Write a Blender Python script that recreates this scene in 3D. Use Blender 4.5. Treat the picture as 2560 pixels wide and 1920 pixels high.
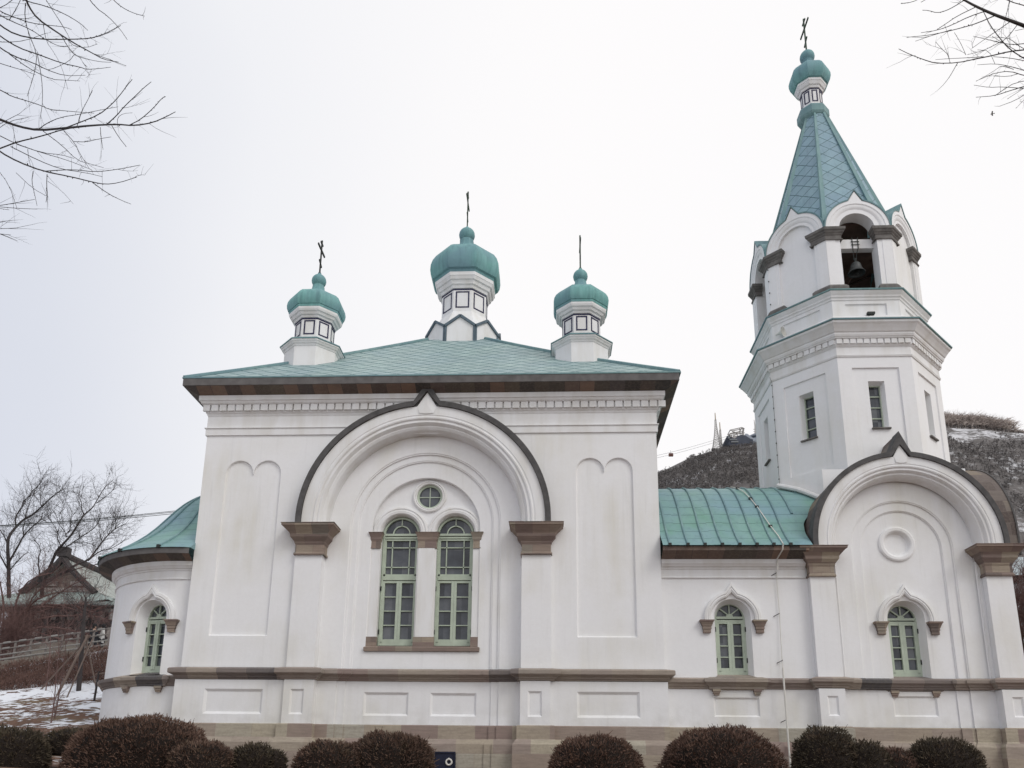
import bpy, math, random
from mathutils import Vector, Matrix, noise as mnoise

R = math.radians
PI = math.pi
scene = bpy.context.scene
for _o in list(bpy.data.objects):
    bpy.data.objects.remove(_o, do_unlink=True)

# ------------------------------------------------------------------ camera
F_PX, PITCH, ROLL, YAW, PPX, PPY = 2007.0, 0.2504, 0.0116, -0.0485, 1280.0, 1426.3
CAM = Vector((0.0, -25.0, 0.0))
_fw = Vector((math.sin(YAW) * math.cos(PITCH), math.cos(YAW) * math.cos(PITCH), math.sin(PITCH)))
_r0 = Vector((math.cos(YAW), -math.sin(YAW), 0.0))
_u0 = _r0.cross(_fw)
_rt = _r0 * math.cos(ROLL) + _u0 * math.sin(ROLL)
_up = _u0 * math.cos(ROLL) - _r0 * math.sin(ROLL)
cam_data = bpy.data.cameras.new("camera")
cam = bpy.data.objects.new("camera", cam_data)
scene.collection.objects.link(cam)
M = Matrix((( _rt.x, _up.x, -_fw.x, CAM.x), (_rt.y, _up.y, -_fw.y, CAM.y), (_rt.z, _up.z, -_fw.z, CAM.z), (0, 0, 0, 1)))
cam.matrix_world = M
cam_data.sensor_fit = 'HORIZONTAL'
cam_data.sensor_width = 36.0
cam_data.lens = 36.0 * F_PX / 2560.0
cam_data.shift_x = 0.0
cam_data.shift_y = (PPY - 960.0) / 2560.0
cam_data.clip_start = 0.1
cam_data.clip_end = 5000.0
scene.camera = cam

def at(px, py, Y):
    """point of the photograph's sight line (2212 px wide grid) at world depth Y"""
    s = 2560.0 / 2212.0
    d = _fw + _rt * ((px * s - PPX) / F_PX) - _up * ((py * s - PPY) / F_PX)
    return CAM + d * ((Y - CAM.y) / d.y)

# ------------------------------------------------------------------ sky, sun, exposure
world = bpy.data.worlds.new("World")
scene.world = world
world.use_nodes = True
wt = world.node_tree
wt.nodes.clear()
w_out = wt.nodes.new('ShaderNodeOutputWorld')
sky = wt.nodes.new('ShaderNodeTexSky')
sky.sky_type = 'NISHITA'
sky.sun_disc = False
sky.sun_elevation = R(42)
sky.sun_rotation = R(120)
bg_sky = wt.nodes.new('ShaderNodeBackground')
bg_sky.inputs['Strength'].default_value = 0.08
wt.links.new(sky.outputs[0], bg_sky.inputs['Color'])
tc = wt.nodes.new('ShaderNodeTexCoord')
sep = wt.nodes.new('ShaderNodeSeparateXYZ')
wt.links.new(tc.outputs['Generated'], sep.inputs[0])
cn = wt.nodes.new('ShaderNodeTexNoise')
cn.inputs['Scale'].default_value = 1.3
cn.inputs['Detail'].default_value = 3.0
wt.links.new(tc.outputs['Generated'], cn.inputs['Vector'])
ma = wt.nodes.new('ShaderNodeMath'); ma.operation = 'MULTIPLY_ADD'
wt.links.new(cn.outputs[0], ma.inputs[0]); ma.inputs[1].default_value = 0.34
wt.links.new(sep.outputs['X'], ma.inputs[2])
mr = wt.nodes.new('ShaderNodeMapRange'); mr.interpolation_type = 'SMOOTHSTEP'
mr.inputs['From Min'].default_value = -0.62; mr.inputs['From Max'].default_value = 0.22
wt.links.new(ma.outputs[0], mr.inputs['Value'])
cr = wt.nodes.new('ShaderNodeValToRGB')
cr.color_ramp.elements[0].position = 0.0; cr.color_ramp.elements[0].color = (0.605, 0.64, 0.735, 1)
cr.color_ramp.elements[1].position = 1.0; cr.color_ramp.elements[1].color = (0.955, 0.940, 0.943, 1)
e = cr.color_ramp.elements.new(0.55); e.color = (0.85, 0.855, 0.885, 1)
wt.links.new(mr.outputs[0], cr.inputs[0])
bg_cloud = wt.nodes.new('ShaderNodeBackground')
bg_cloud.inputs['Strength'].default_value = 1.0
wt.links.new(cr.outputs[0], bg_cloud.inputs['Color'])
wmix = wt.nodes.new('ShaderNodeMixShader')
wmix.inputs[0].default_value = 0.96
wt.links.new(bg_sky.outputs[0], wmix.inputs[1])
wt.links.new(bg_cloud.outputs[0], wmix.inputs[2])
wt.links.new(wmix.outputs[0], w_out.inputs['Surface'])

sun_d = bpy.data.lights.new("sun", 'SUN')
sun_d.energy = 0.95
sun_d.angle = R(24)
sun_d.color = (1.0, 0.97, 0.92)
sun = bpy.data.objects.new("sun", sun_d)
scene.collection.objects.link(sun)
_sd = Vector((0.72, -0.62, 0.85)).normalized()          # towards the sun: right, in front, above
sun.rotation_euler = _sd.to_track_quat('Z', 'Y').to_euler()
sun.location = (40, -40, 60)

scene.view_settings.view_transform = 'Standard'
scene.view_settings.look = 'None'
scene.view_settings.exposure = 0.10
scene.view_settings.gamma = 1.0
scene.view_settings.use_curve_mapping = False
scene.render.engine = 'CYCLES'
scene.cycles.max_bounces = 6

# ------------------------------------------------------------------ materials
MATS = {}
class NT:
    def __init__(s, name):
        s.m = bpy.data.materials.new(name); s.m.use_nodes = True
        s.t = s.m.node_tree; s.b = s.t.nodes['Principled BSDF']
        s.b.inputs['Roughness'].default_value = 0.85
        s.b.inputs['Specular IOR Level'].default_value = 0.25
        MATS[name] = s.m
    def n(s, ty, **kw):
        nd = s.t.nodes.new('ShaderNode' + ty)
        for k, v in kw.items():
            if k in nd.inputs: nd.inputs[k].default_value = v
            else: setattr(nd, k, v)
        return nd
    def l(s, a, b): s.t.links.new(a, b)
    def math(s, op, a, b=None, c=None):
        nd = s.n('Math', operation=op)
        for i, v in enumerate((a, b, c)):
            if v is None: continue
            if isinstance(v, (int, float)): nd.inputs[i].default_value = v
            else: s.l(v, nd.inputs[i])
        return nd.outputs[0]
    def coord(s, kind='Object', scale=(1, 1, 1)):
        c = s.n('TexCoord'); mp = s.n('Mapping'); mp.inputs['Scale'].default_value = scale
        s.l(c.outputs[kind], mp.inputs['Vector']); return mp.outputs[0]
    def noise(s, vec, scale, detail=4, rough=0.55):
        nd = s.n('TexNoise', Scale=scale, Detail=detail, Roughness=rough); s.l(vec, nd.inputs['Vector']); return nd.outputs[0]
    def ramp(s, fac, stops, interp='LINEAR'):
        nd = s.n('ValToRGB'); cr = nd.color_ramp; cr.interpolation = interp
        while len(cr.elements) < len(stops): cr.elements.new(0.5)
        for el, (p, c) in zip(cr.elements, stops):
            el.position = p; el.color = (c[0], c[1], c[2], 1) if not isinstance(c, (int, float)) else (c, c, c, 1)
        s.l(fac, nd.inputs[0]); return nd.outputs[0]
    def mix(s, fac, a, b, mode='MIX'):
        nd = s.n('Mix', data_type='RGBA', blend_type=mode)
        for sock, v in ((nd.inputs[0], fac), (nd.inputs[6], a), (nd.inputs[7], b)):
            if isinstance(v, (int, float)): sock.default_value = v
            elif isinstance(v, tuple): sock.default_value = (v[0], v[1], v[2], 1)
            else: s.l(v, sock)
        return nd.outputs[2]
    def bump(s, h, strength=0.3, dist=0.02):
        nd = s.n('Bump', Strength=strength, Distance=dist); s.l(h, nd.inputs['Height']); s.l(nd.outputs[0], s.b.inputs['Normal'])
    def color(s, c):
        if isinstance(c, tuple): s.b.inputs['Base Color'].default_value = (c[0], c[1], c[2], 1)
        else: s.l(c, s.b.inputs['Base Color'])
        return s.m

def m_plaster():
    t = NT('plaster')
    v = t.coord(); vs = t.coord(scale=(1, 1, 0.13))
    big = t.noise(v, 0.32, 3); streak = t.noise(vs, 1.6, 5, 0.6); fine = t.noise(v, 9, 4)
    f = t.math('MULTIPLY', t.ramp(big, [(0.42, 0.0), (0.68, 1.0)]), t.ramp(streak, [(0.35, 0.1), (0.7, 1.0)]))
    c = t.mix(t.math('MULTIPLY', f, 0.95), (0.835, 0.84, 0.85), (0.70, 0.685, 0.62))
    c = t.mix(t.math('MULTIPLY', t.ramp(fine, [(0.3, 0.0), (0.8, 1.0)]), 0.10), c, (0.55, 0.54, 0.55))
    drip = t.noise(t.coord(scale=(1, 1, 0.06)), 7.0, 3, 0.5)
    c = t.mix(t.math('MULTIPLY', t.ramp(drip, [(0.56, 0.0), (0.74, 1.0)]), t.math('MULTIPLY', t.ramp(big, [(0.3, 0.2), (0.7, 1.0)]), 0.18)), c, (0.47, 0.465, 0.45))
    sz = t.n('SeparateXYZ'); t.l(v, sz.inputs[0])
    low = t.n('MapRange'); low.inputs['From Min'].default_value = 2.3; low.inputs['From Max'].default_value = 1.5; t.l(sz.outputs[2], low.inputs['Value'])
    c = t.mix(t.math('MULTIPLY', low.outputs[0], t.math('MULTIPLY', t.ramp(t.noise(v, 2.5, 5), [(0.4, 0.0), (0.75, 1.0)]), 0.45)), c, (0.50, 0.49, 0.46))
    t.color(c); t.b.inputs['Roughness'].default_value = 0.9
    t.bump(t.math('ADD', t.noise(v, 26, 4), t.math('MULTIPLY', t.noise(v, 3.0, 3), 2.0)), 0.35, 0.006)
    return t.m

def m_trimwhite():
    t = NT('painted_white'); v = t.coord(); vs = t.coord(scale=(1, 1, 0.25))
    c = t.mix(t.ramp(t.noise(vs, 2.2, 5), [(0.4, 0.0), (0.75, 0.65)]), (0.79, 0.795, 0.80), (0.62, 0.60, 0.55))
    t.color(c); t.bump(t.noise(v, 22, 3), 0.25, 0.005); return t.m

def m_stone(name, stops, bw=0.72, bh=0.43, offset=0.5, mortar=0.006):
    t = NT(name)
    c = t.n('TexCoord'); sp = t.n('SeparateXYZ'); t.l(c.outputs['Object'], sp.inputs[0])
    cb = t.n('CombineXYZ'); ge = t.n('NewGeometry'); sn_ = t.n('SeparateXYZ'); t.l(ge.outputs['True Normal'], sn_.inputs[0])
    sd = t.math('GREATER_THAN', t.math('ABSOLUTE', sn_.outputs[0]), t.math('MULTIPLY', t.math('ABSOLUTE', sn_.outputs[1]), 1.3))
    uu = t.math('ADD', t.math('MULTIPLY', sd, sp.outputs[1]), t.math('MULTIPLY', t.math('SUBTRACT', 1.0, sd), sp.outputs[0]))
    t.l(uu, cb.inputs[0]); t.l(t.math('ADD', sp.outputs[2], 0.215 if bh < 1 else 40.3), cb.inputs[1])
    br = t.n('TexBrick', offset=offset); br.inputs['Scale'].default_value = 1.0
    br.inputs['Mortar Size'].default_value = mortar; br.inputs['Brick Width'].default_value = bw; br.inputs['Row Height'].default_value = bh
    br.inputs['Color1'].default_value = (0, 0, 0, 1); br.inputs['Color2'].default_value = (1, 1, 1, 1); br.inputs['Mortar'].default_value = (0.45, 0.45, 0.45, 1)
    br.inputs['Bias'].default_value = 0.0
    t.l(cb.outputs[0], br.inputs['Vector'])
    v = t.coord(); vh = t.coord(scale=(1, 1, 7))
    n1 = t.noise(vh, 2.2, 6, 0.65); n2 = t.noise(v, 0.9, 3)
    fac = t.math('ADD', t.math('MULTIPLY', br.outputs['Color'], 0.9), t.math('MULTIPLY', n2, 0.12))
    col = t.ramp(fac, stops)
    col = t.mix(t.ramp(n1, [(0.4, 0.0), (0.8, 0.4)]), col, (0.10, 0.085, 0.075))
    col = t.mix(t.ramp(t.noise(v, 14, 4), [(0.45, 0.0), (0.8, 0.4)]), col, (0.24, 0.21, 0.17))
    t.color(col); t.b.inputs['Roughness'].default_value = 0.92
    t.bump(t.math('ADD', n1, t.math('MULTIPLY', t.noise(v, 18, 4), 0.6)), 0.5, 0.012)
    return t.m

def m_flat(name, c, rough=0.7, var=0.25, scale=5.0, spec=0.25):
    t = NT(name); v = t.coord()
    d = tuple(x * (1 - var) for x in c)
    t.color(t.mix(t.ramp(t.noise(v, scale, 5), [(0.35, 0.0), (0.7, 1.0)]), c, d))
    t.b.inputs['Roughness'].default_value = rough; t.b.inputs['Specular IOR Level'].default_value = spec
    return t.m

def copper_color(t, v, vs, a=(0.20, 0.36, 0.33), b=(0.10, 0.25, 0.225), c=(0.14, 0.23, 0.24)):
    col = t.mix(t.ramp(t.noise(vs, 1.5, 5), [(0.3, 0.0), (0.72, 1.0)]), a, b)
    col = t.mix(t.ramp(t.noise(v, 0.55, 3), [(0.40, 0.0), (0.68, 0.85)]), col, c)
    run = t.noise(t.coord(scale=(1, 1, 0.07)), 5.5, 4, 0.6)
    col = t.mix(t.ramp(run, [(0.52, 0.0), (0.74, 0.42)]), col, tuple(x * 0.55 for x in c))
    return col

def m_copper(name, a, b, c):
    t = NT(name); v = t.coord(); vs = t.coord(scale=(4.5, 4.5, 0.35))
    t.color(copper_color(t, v, vs, a, b, c)); t.b.inputs['Roughness'].default_value = 0.6
    t.bump(t.noise(v, 6, 4), 0.25, 0.02); return t.m

def m_diamond(name, w, h, a, b, c, line=(0.055, 0.115, 0.125), lw=0.045):
    """copper shingles laid in a diamond net; u runs along the eave, v up the slope (metres)"""
    t = NT(name); uv = t.n('UVMap'); sp = t.n('SeparateXYZ'); t.l(uv.outputs[0], sp.inputs[0])
    nz = t.coord(); wob = t.math('MULTIPLY', t.math('SUBTRACT', t.noise(nz, 1.7, 3), 0.5), 0.22)
    p = t.math('ADD', t.math('ADD', t.math('DIVIDE', sp.outputs[0], w), t.math('DIVIDE', sp.outputs[1], h)), wob)
    q = t.math('ADD', t.math('SUBTRACT', t.math('DIVIDE', sp.outputs[1], h), t.math('DIVIDE', sp.outputs[0], w)), wob)
    fp = t.math('FRACT', p); fq = t.math('FRACT', q)
    mn = t.math('MINIMUM', fp, fq)                          # the lower two edges of a shingle overlap; the shadow there is painted dark
    ln = t.math('LESS_THAN', mn, lw)
    wn = t.n('TexWhiteNoise', noise_dimensions='2D'); cb = t.n('CombineXYZ')
    t.l(t.math('FLOOR', p), cb.inputs[0]); t.l(t.math('FLOOR', q), cb.inputs[1]); t.l(cb.outputs[0], wn.inputs[0])
    v = t.coord(); vs = t.coord(scale=(2, 2, 0.8))
    col = copper_color(t, v, vs, a, b, c)
    col = t.mix(t.math('MULTIPLY', wn.outputs[0], 0.35), col, tuple(x * 0.62 for x in c))
    col = t.mix(t.math('MULTIPLY', ln, 0.85), col, line)
    t.color(col); t.b.inputs['Roughness'].default_value = 0.55
    t.bump(t.math('ADD', t.math('MULTIPLY', t.ramp(mn, [(0.0, 0.0), (0.06, 1.0), (1.0, 0.3)]), 1.0), t.math('MULTIPLY', t.noise(v, 8, 3), 0.25)), 0.55, 0.02)
    return t.m

def m_sheet(name, rows, a, b, c):
    """standing-seam copper sheets with cross joints, v counted in joint rows"""
    t = NT(name); uv = t.n('UVMap'); sp = t.n('SeparateXYZ'); t.l(uv.outputs[0], sp.inputs[0])
    wn = t.n('TexWhiteNoise', noise_dimensions='1D'); t.l(t.math('FLOOR', sp.outputs[0]), wn.inputs['W'])
    vv = t.math('ADD', sp.outputs[1], t.math('MULTIPLY', wn.outputs[0], 0.12))
    ln = t.math('LESS_THAN', t.math('FRACT', vv), 0.05)
    v = t.coord(); vs = t.coord(scale=(1, 1, 1))
    col = copper_color(t, v, vs, a, b, c)
    col = t.mix(t.math('MULTIPLY', ln, 0.75), col, (0.045, 0.10, 0.105))
    t.color(col); t.b.inputs['Roughness'].default_value = 0.5
    t.bump(t.math('ADD', t.math('MULTIPLY', t.math('FRACT', vv), -0.4), t.math('MULTIPLY', t.noise(v, 5, 3), 0.6)), 0.35, 0.02)
    return t.m

def m_glass():
    t = NT('window_glass'); v = t.coord()
    sp = t.n('SeparateXYZ'); t.l(v, sp.inputs[0]); cb = t.n('CombineXYZ'); wn = t.n('TexWhiteNoise', noise_dimensions='2D')
    t.l(t.math('FLOOR', t.math('DIVIDE', sp.outputs[0], 0.29)), cb.inputs[0]); t.l(t.math('FLOOR', t.math('DIVIDE', sp.outputs[2], 0.52)), cb.inputs[1]); t.l(cb.outputs[0], wn.inputs[0])
    f = t.math('ADD', t.math('MULTIPLY', t.noise(v, 1.4, 4, 0.6), 0.6), t.math('MULTIPLY', wn.outputs[0], 0.35))  # uneven reflections from pane to pane, painted into the base colour
    t.color(t.ramp(f, [(0.25, (0.022, 0.026, 0.034)), (0.5, (0.065, 0.074, 0.090)), (0.75, (0.15, 0.16, 0.175))]))
    t.b.inputs['Roughness'].default_value = 0.06; t.b.inputs['Specular IOR Level'].default_value = 0.5
    t.bump(t.noise(v, 2.4, 2), 0.12, 0.02); return t.m

def m_ground():
    t = NT('winter_ground'); v = t.coord()
    soil = t.ramp(t.noise(v, 0.8, 6, 0.6), [(0.3, (0.075, 0.045, 0.03)), (0.5, (0.16, 0.085, 0.055)), (0.68, (0.20, 0.15, 0.09)), (0.85, (0.24, 0.20, 0.12))])
    soil = t.mix(t.ramp(t.noise(v, 9, 5), [(0.4, 0.0), (0.7, 0.6)]), soil, (0.055, 0.04, 0.028))
    sx = t.n('SeparateXYZ'); t.l(v, sx.inputs[0])
    left = t.n('MapRange'); left.inputs['From Min'].default_value = -12.0; left.inputs['From Max'].default_value = -17.0
    t.l(sx.outputs[0], left.inputs['Value'])
    vs = t.coord(scale=(0.8, 1.6, 1.0))
    sn = t.math('ADD', t.math('MULTIPLY', t.noise(vs, 0.45, 2), 0.45), t.math('MULTIPLY', t.noise(vs, 3.0, 6, 0.6), 0.68))
    up = t.n('MapRange'); up.inputs['From Min'].default_value = 2.2; up.inputs['From Max'].default_value = 3.4; up.inputs['To Max'].default_value = 0.10
    t.l(sx.outputs[2], up.inputs['Value'])
    sn = t.math('ADD', sn, up.outputs[0])
    f = t.math('MULTIPLY', t.ramp(sn, [(0.585, 0.0), (0.615, 1.0)]), left.outputs[0])
    t.color(t.mix(f, soil, (0.78, 0.80, 0.84)))
    t.bump(t.math('ADD', t.noise(v, 6, 6), t.math('MULTIPLY', f, 0.7)), 0.9, 0.06); return t.m

def m_mountain():
    t = NT('wooded_mountain'); v = t.coord(); vs = t.coord(scale=(1, 1, 0.45))
    base = t.ramp(t.noise(vs, 0.09, 6, 0.65), [(0.3, (0.06, 0.056, 0.054)), (0.5, (0.12, 0.11, 0.106)), (0.7, (0.19, 0.175, 0.17))])
    snow = t.math('ADD', t.math('MULTIPLY', t.noise(vs, 0.02, 3), 0.5), t.math('MULTIPLY', t.noise(vs, 0.16, 5, 0.7), 0.55))
    t.color(t.mix(t.ramp(snow, [(0.535, 0.0), (0.63, 0.85)]), base, (0.62, 0.62, 0.64)))
    return t.m

def m_leaf(name, c1, c2, c3):
    t = NT(name); v = t.coord()
    col = t.ramp(t.noise(v, 2.4, 4), [(0.3, c1), (0.5, c2), (0.72, c3)])
    g = t.n('NewGeometry')
    col = t.mix(t.math('MULTIPLY', g.outputs['Random Per Island'], 0.55), col, tuple(x * 2.1 for x in c2))
    t.color(col); t.b.inputs['Roughness'].default_value = 0.8; return t.m

def m_bark(name, c):
    t = NT(name); v = t.coord(scale=(1, 1, 0.2))
    t.color(t.mix(t.noise(v, 12, 4), tuple(x * 0.6 for x in c), tuple(x * 1.4 for x in c))); return t.m

m_plaster(); m_trimwhite()
m_stone('plinth_stone', [(0.08, (0.28, 0.21, 0.19)), (0.3, (0.40, 0.345, 0.27)), (0.5, (0.34, 0.28, 0.245)), (0.7, (0.45, 0.40, 0.31)), (0.92, (0.41, 0.385, 0.325))], 1.15, 0.43)
m_stone('belt_stone', [(0.10, (0.12, 0.115, 0.118)), (0.3, (0.30, 0.25, 0.225)), (0.5, (0.38, 0.33, 0.275)), (0.7, (0.29, 0.225, 0.205)), (0.92, (0.35, 0.31, 0.27))], 0.95, 3.0, 0.0, 0.004)
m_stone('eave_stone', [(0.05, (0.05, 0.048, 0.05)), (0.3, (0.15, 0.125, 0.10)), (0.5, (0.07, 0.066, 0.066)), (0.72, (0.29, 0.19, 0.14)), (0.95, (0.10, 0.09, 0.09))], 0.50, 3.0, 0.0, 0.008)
m_stone('capital_stone', [(0.08, (0.15, 0.12, 0.11)), (0.3, (0.32, 0.25, 0.205)), (0.5, (0.22, 0.165, 0.15)), (0.72, (0.39, 0.33, 0.255)), (0.95, (0.23, 0.21, 0.185))], 0.55, 0.31)
m_flat('fascia_stone', (0.155, 0.148, 0.146), 0.85, 0.35, 3.0)
m_flat('dark_hood_stone', (0.105, 0.102, 0.102), 0.8, 0.35, 5.0)
m_flat('grey_capital_stone', (0.19, 0.18, 0.17), 0.9, 0.45, 4.0)
m_stone('brown_roof_tile', [(0.15, (0.10, 0.08, 0.075)), (0.45, (0.16, 0.135, 0.125)), (0.7, (0.20, 0.175, 0.155)), (0.95, (0.40, 0.27, 0.09))], 0.6, 0.42, 0.5, 0.01)
m_copper('copper_dome', (0.205, 0.42, 0.405), (0.12, 0.30, 0.285), (0.15, 0.26, 0.31))
m_copper('copper_flashing', (0.23, 0.35, 0.35), (0.15, 0.27, 0.27), (0.14, 0.24, 0.28))
m_diamond('copper_diamond_roof', 0.76, 0.76, (0.37, 0.47, 0.45), (0.295, 0.41, 0.395), (0.29, 0.39, 0.41), (0.045, 0.115, 0.13), lw=0.115)
m_diamond('copper_spire', 0.70, 0.60, (0.27, 0.40, 0.45), (0.215, 0.345, 0.395), (0.24, 0.345, 0.44), lw=0.065)
m_sheet('copper_sheet', 7, (0.215, 0.365, 0.345), (0.165, 0.325, 0.265), (0.20, 0.32, 0.385))
m_flat('window_green', (0.48, 0.55, 0.45), 0.55, 0.18, 3.0)
m_glass()
m_flat('indigo_trim', (0.035, 0.036, 0.085), 0.7, 0.3, 6.0)
m_flat('slate_trim', (0.12, 0.165, 0.20), 0.7, 0.3, 4.0)
m_flat('dark_iron', (0.035, 0.04, 0.038), 0.6, 0.3, 6.0)
m_flat('green_iron', (0.045, 0.075, 0.05), 0.6, 0.3, 6.0)
m_flat('bell_bronze', (0.05, 0.056, 0.056), 0.5, 0.4, 6.0, 0.5)
m_flat('dark_wood', (0.19, 0.13, 0.11), 0.85, 0.4, 3.0)
m_flat('pipe_white', (0.72, 0.71, 0.66), 0.5, 0.15, 4.0)
m_flat('hatch_blue', (0.018, 0.022, 0.045), 0.5, 0.3, 5.0)
m_flat('grey_metal', (0.20, 0.21, 0.22), 0.5, 0.3, 3.0)
m_ground(); m_mountain()
# ------------------------------------------------------------------ helpers
class MB:
    def __init__(s, tf=None): s.v = []; s.f = []; s.uv = {}; s.tf = tf
    def add(s, vs, fs, uvs=None):
        o = len(s.v); s.v += [tuple(p) for p in vs]
        for i, f in enumerate(fs):
            if uvs: s.uv[len(s.f)] = [uvs[k] for k in f]
            s.f.append([o + k for k in f])
    def poly(s, pts, uvs=None): s.add(pts, [list(range(len(pts)))], uvs)
    def box(s, x0, x1, y0, y1, z0, z1):
        s.add([(x0, y0, z0), (x1, y0, z0), (x1, y1, z0), (x0, y1, z0), (x0, y0, z1), (x1, y0, z1), (x1, y1, z1), (x0, y1, z1)],
              [(0, 3, 2, 1), (4, 5, 6, 7), (0, 1, 5, 4), (1, 2, 6, 5), (2, 3, 7, 6), (3, 0, 4, 7)])
    def bar(s, p, q, w, h=None, up=(0, 0, 1)):
        p, q = Vector(p), Vector(q); h = h or w; d = (q - p).normalized(); u = Vector(up)
        if abs(d.dot(u)) > 0.97: u = Vector((0, 1, 0))
        a = d.cross(u).normalized() * (w / 2); b = a.cross(d).normalized() * (h / 2)
        s.add([p - a - b, p + a - b, p + a + b, p - a + b, q - a - b, q + a - b, q + a + b, q - a + b],
              [(0, 3, 2, 1), (4, 5, 6, 7), (0, 1, 5, 4), (1, 2, 6, 5), (2, 3, 7, 6), (3, 0, 4, 7)])
    def grid(s, rows, close_u=False, close_v=False, uv=None):
        n, m = len(rows), len(rows[0]); fs = []
        for i in range(n if close_u else n - 1):
            for j in range(m if close_v else m - 1):
                i2, j2 = (i + 1) % n, (j + 1) % m
                fs.append((i * m + j, i * m + j2, i2 * m + j2, i2 * m + j))
        s.add([p for r in rows for p in r], fs, [u for r in uv for u in r] if uv else None)
    def tube(s, pts, rads, n=6, cap=True):
        pts = [Vector(p) for p in pts]; rows = []; a = None
        if isinstance(rads, (int, float)): rads = [rads] * len(pts)
        for i, p in enumerate(pts):
            d = (pts[min(i + 1, len(pts) - 1)] - pts[max(i - 1, 0)])
            if d.length < 1e-9: d = Vector((0, 0, 1))
            d.normalize()
            if a is None: a = d.orthogonal().normalized()
            else:
                a = a - d * a.dot(d)
                a = a.normalized() if a.length > 1e-6 else d.orthogonal().normalized()
            b = d.cross(a)
            rows.append([p + (a * math.cos(2 * PI * k / n) + b * math.sin(2 * PI * k / n)) * rads[i] for k in range(n)])
        s.grid(rows, close_v=True)
        if cap: s.poly(list(reversed(rows[0]))); s.poly(rows[-1])
    def lathe(s, prof, cx, cy, n=32, uvf=None):
        """prof of (radius, z)"""
        rows = [[(cx + r * math.sin(2 * PI * k / n), cy - r * math.cos(2 * PI * k / n), z) for k in range(n)] for r, z in prof]
        s.grid([list(r) for r in rows], close_v=True)
    def octo(s, prof, cx, cy, caps=False):
        """eight-sided turned profile of (apothem, z), a face square to -y"""
        c = math.cos(PI / 8)
        rows = [[(cx + a / c * math.sin(PI / 8 * (2 * k - 1)), cy - a / c * math.cos(PI / 8 * (2 * k - 1)), z) for k in range(8)] for a, z in prof]
        s.grid(rows, close_v=True)
        if caps: s.poly(rows[-1])
    def moulding(s, path, prof, closed=False, caps=True):
        """profile of (out, z) swept along a plan path, mitred at its corners; out is to the right of the path"""
        n = len(path); offs = []
        for i in range(n):
            ns = []
            for a, b in ((i - 1, i), (i, i + 1)):
                if not closed and (a < 0 or b >= n): continue
                p, q = path[a % n], path[b % n]; dx, dy = q[0] - p[0], q[1] - p[1]; L = math.hypot(dx, dy)
                ns.append((dy / L, -dx / L))
            if len(ns) == 1: offs.append(ns[0])
            else:
                d = 1 + ns[0][0] * ns[1][0] + ns[0][1] * ns[1][1]
                offs.append(((ns[0][0] + ns[1][0]) / d, (ns[0][1] + ns[1][1]) / d))
        rows = [[(p[0] + o[0] * d, p[1] + o[1] * d, z) for d, z in prof] for p, o in zip(path, offs)]
        s.grid(rows, close_u=closed)
        if caps and not closed: s.poly(rows[0]); s.poly(list(reversed(rows[-1])))
    def arch(s, cx, cz, prof, zleg=None, n=44, w=0.0):
        """profile of (radius, y[, peak]) swept round an arch, straight legs down to zleg, ogee peak of half-width w"""
        a_ = [p if len(p) == 3 else (p[0], p[1], 0.0) for p in prof]; rows = []
        if zleg is not None and zleg < cz - 1e-6: rows.append([(cx - r, y, zleg) for r, y, h in a_])
        def row(t): return [(cx + r * math.cos(t), y, cz + r * math.sin(t)) for r, y, h in a_]
        if w:
            d = math.asin(w / a_[0][0]); k = n // 2
            for i in range(k + 1): rows.append(row(PI - (PI / 2 - d) * i / k))
            rows.append([(cx, y, cz + r + h) for r, y, h in a_])
            for i in range(k + 1): rows.append(row(PI / 2 - d - (PI / 2 - d) * i / k))
        else:
            for i in range(n + 1): rows.append(row(PI - PI * i / n))
        if zleg is not None and zleg < cz - 1e-6: rows.append([(cx + r, y, zleg) for r, y, h in a_])
        s.grid(rows)
    def wall(s, x0, x1, z0, z1, y, holes=(), ztop=None):
        """upright sheet with openings; hole = dict(x=[..], zb=[..], zt=[..], depth, bev, back)"""
        cur = x0
        for h in sorted(holes, key=lambda h: h['x'][0]):
            xs, zb, zt = h['x'], h['zb'], h['zt']
            if xs[0] > cur + 1e-6: s.poly([(cur, y, z0), (xs[0], y, z0), (xs[0], y, z1), (cur, y, z1)])
            for i in range(len(xs) - 1):
                a, b = xs[i], xs[i + 1]
                s.poly([(a, y, zt[i]), (b, y, zt[i + 1]), (b, y, z1), (a, y, z1)])
                if max(zb[i], zb[i + 1]) > z0 + 1e-6: s.poly([(a, y, z0), (b, y, z0), (b, y, zb[i + 1]), (a, y, zb[i])])
            dp = h.get('depth', 0)
            if dp:
                loop = [(x, z) for x, z in zip(xs, zt)] + [(x, z) for x, z in zip(reversed(xs), reversed(zb))]
                mx, mz = (min(xs) + max(xs)) / 2, (min(zb) + max(zt)) / 2; bv = h.get('bev', 0)
                fx, fz = 1 - bv / (max(xs) - mx), 1 - bv / (max(zt) - mz)
                inn = [(mx + (x - mx) * fx, mz + (z - mz) * fz) for x, z in loop]
                k = len(loop)
                for i in range(k):
                    j = (i + 1) % k
                    if math.hypot(loop[i][0] - loop[j][0], loop[i][1] - loop[j][1]) < 1e-6: continue
                    s.poly([(loop[i][0], y, loop[i][1]), (inn[i][0], y + dp, inn[i][1]), (inn[j][0], y + dp, inn[j][1]), (loop[j][0], y, loop[j][1])])
                if h.get('back', True): s.poly([(a, y + dp, b) for a, b in inn])
            cur = xs[-1]
        if x1 > cur + 1e-6: s.poly([(cur, y, z0), (x1, y, z0), (x1, y, z1), (cur, y, z1)])
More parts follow.
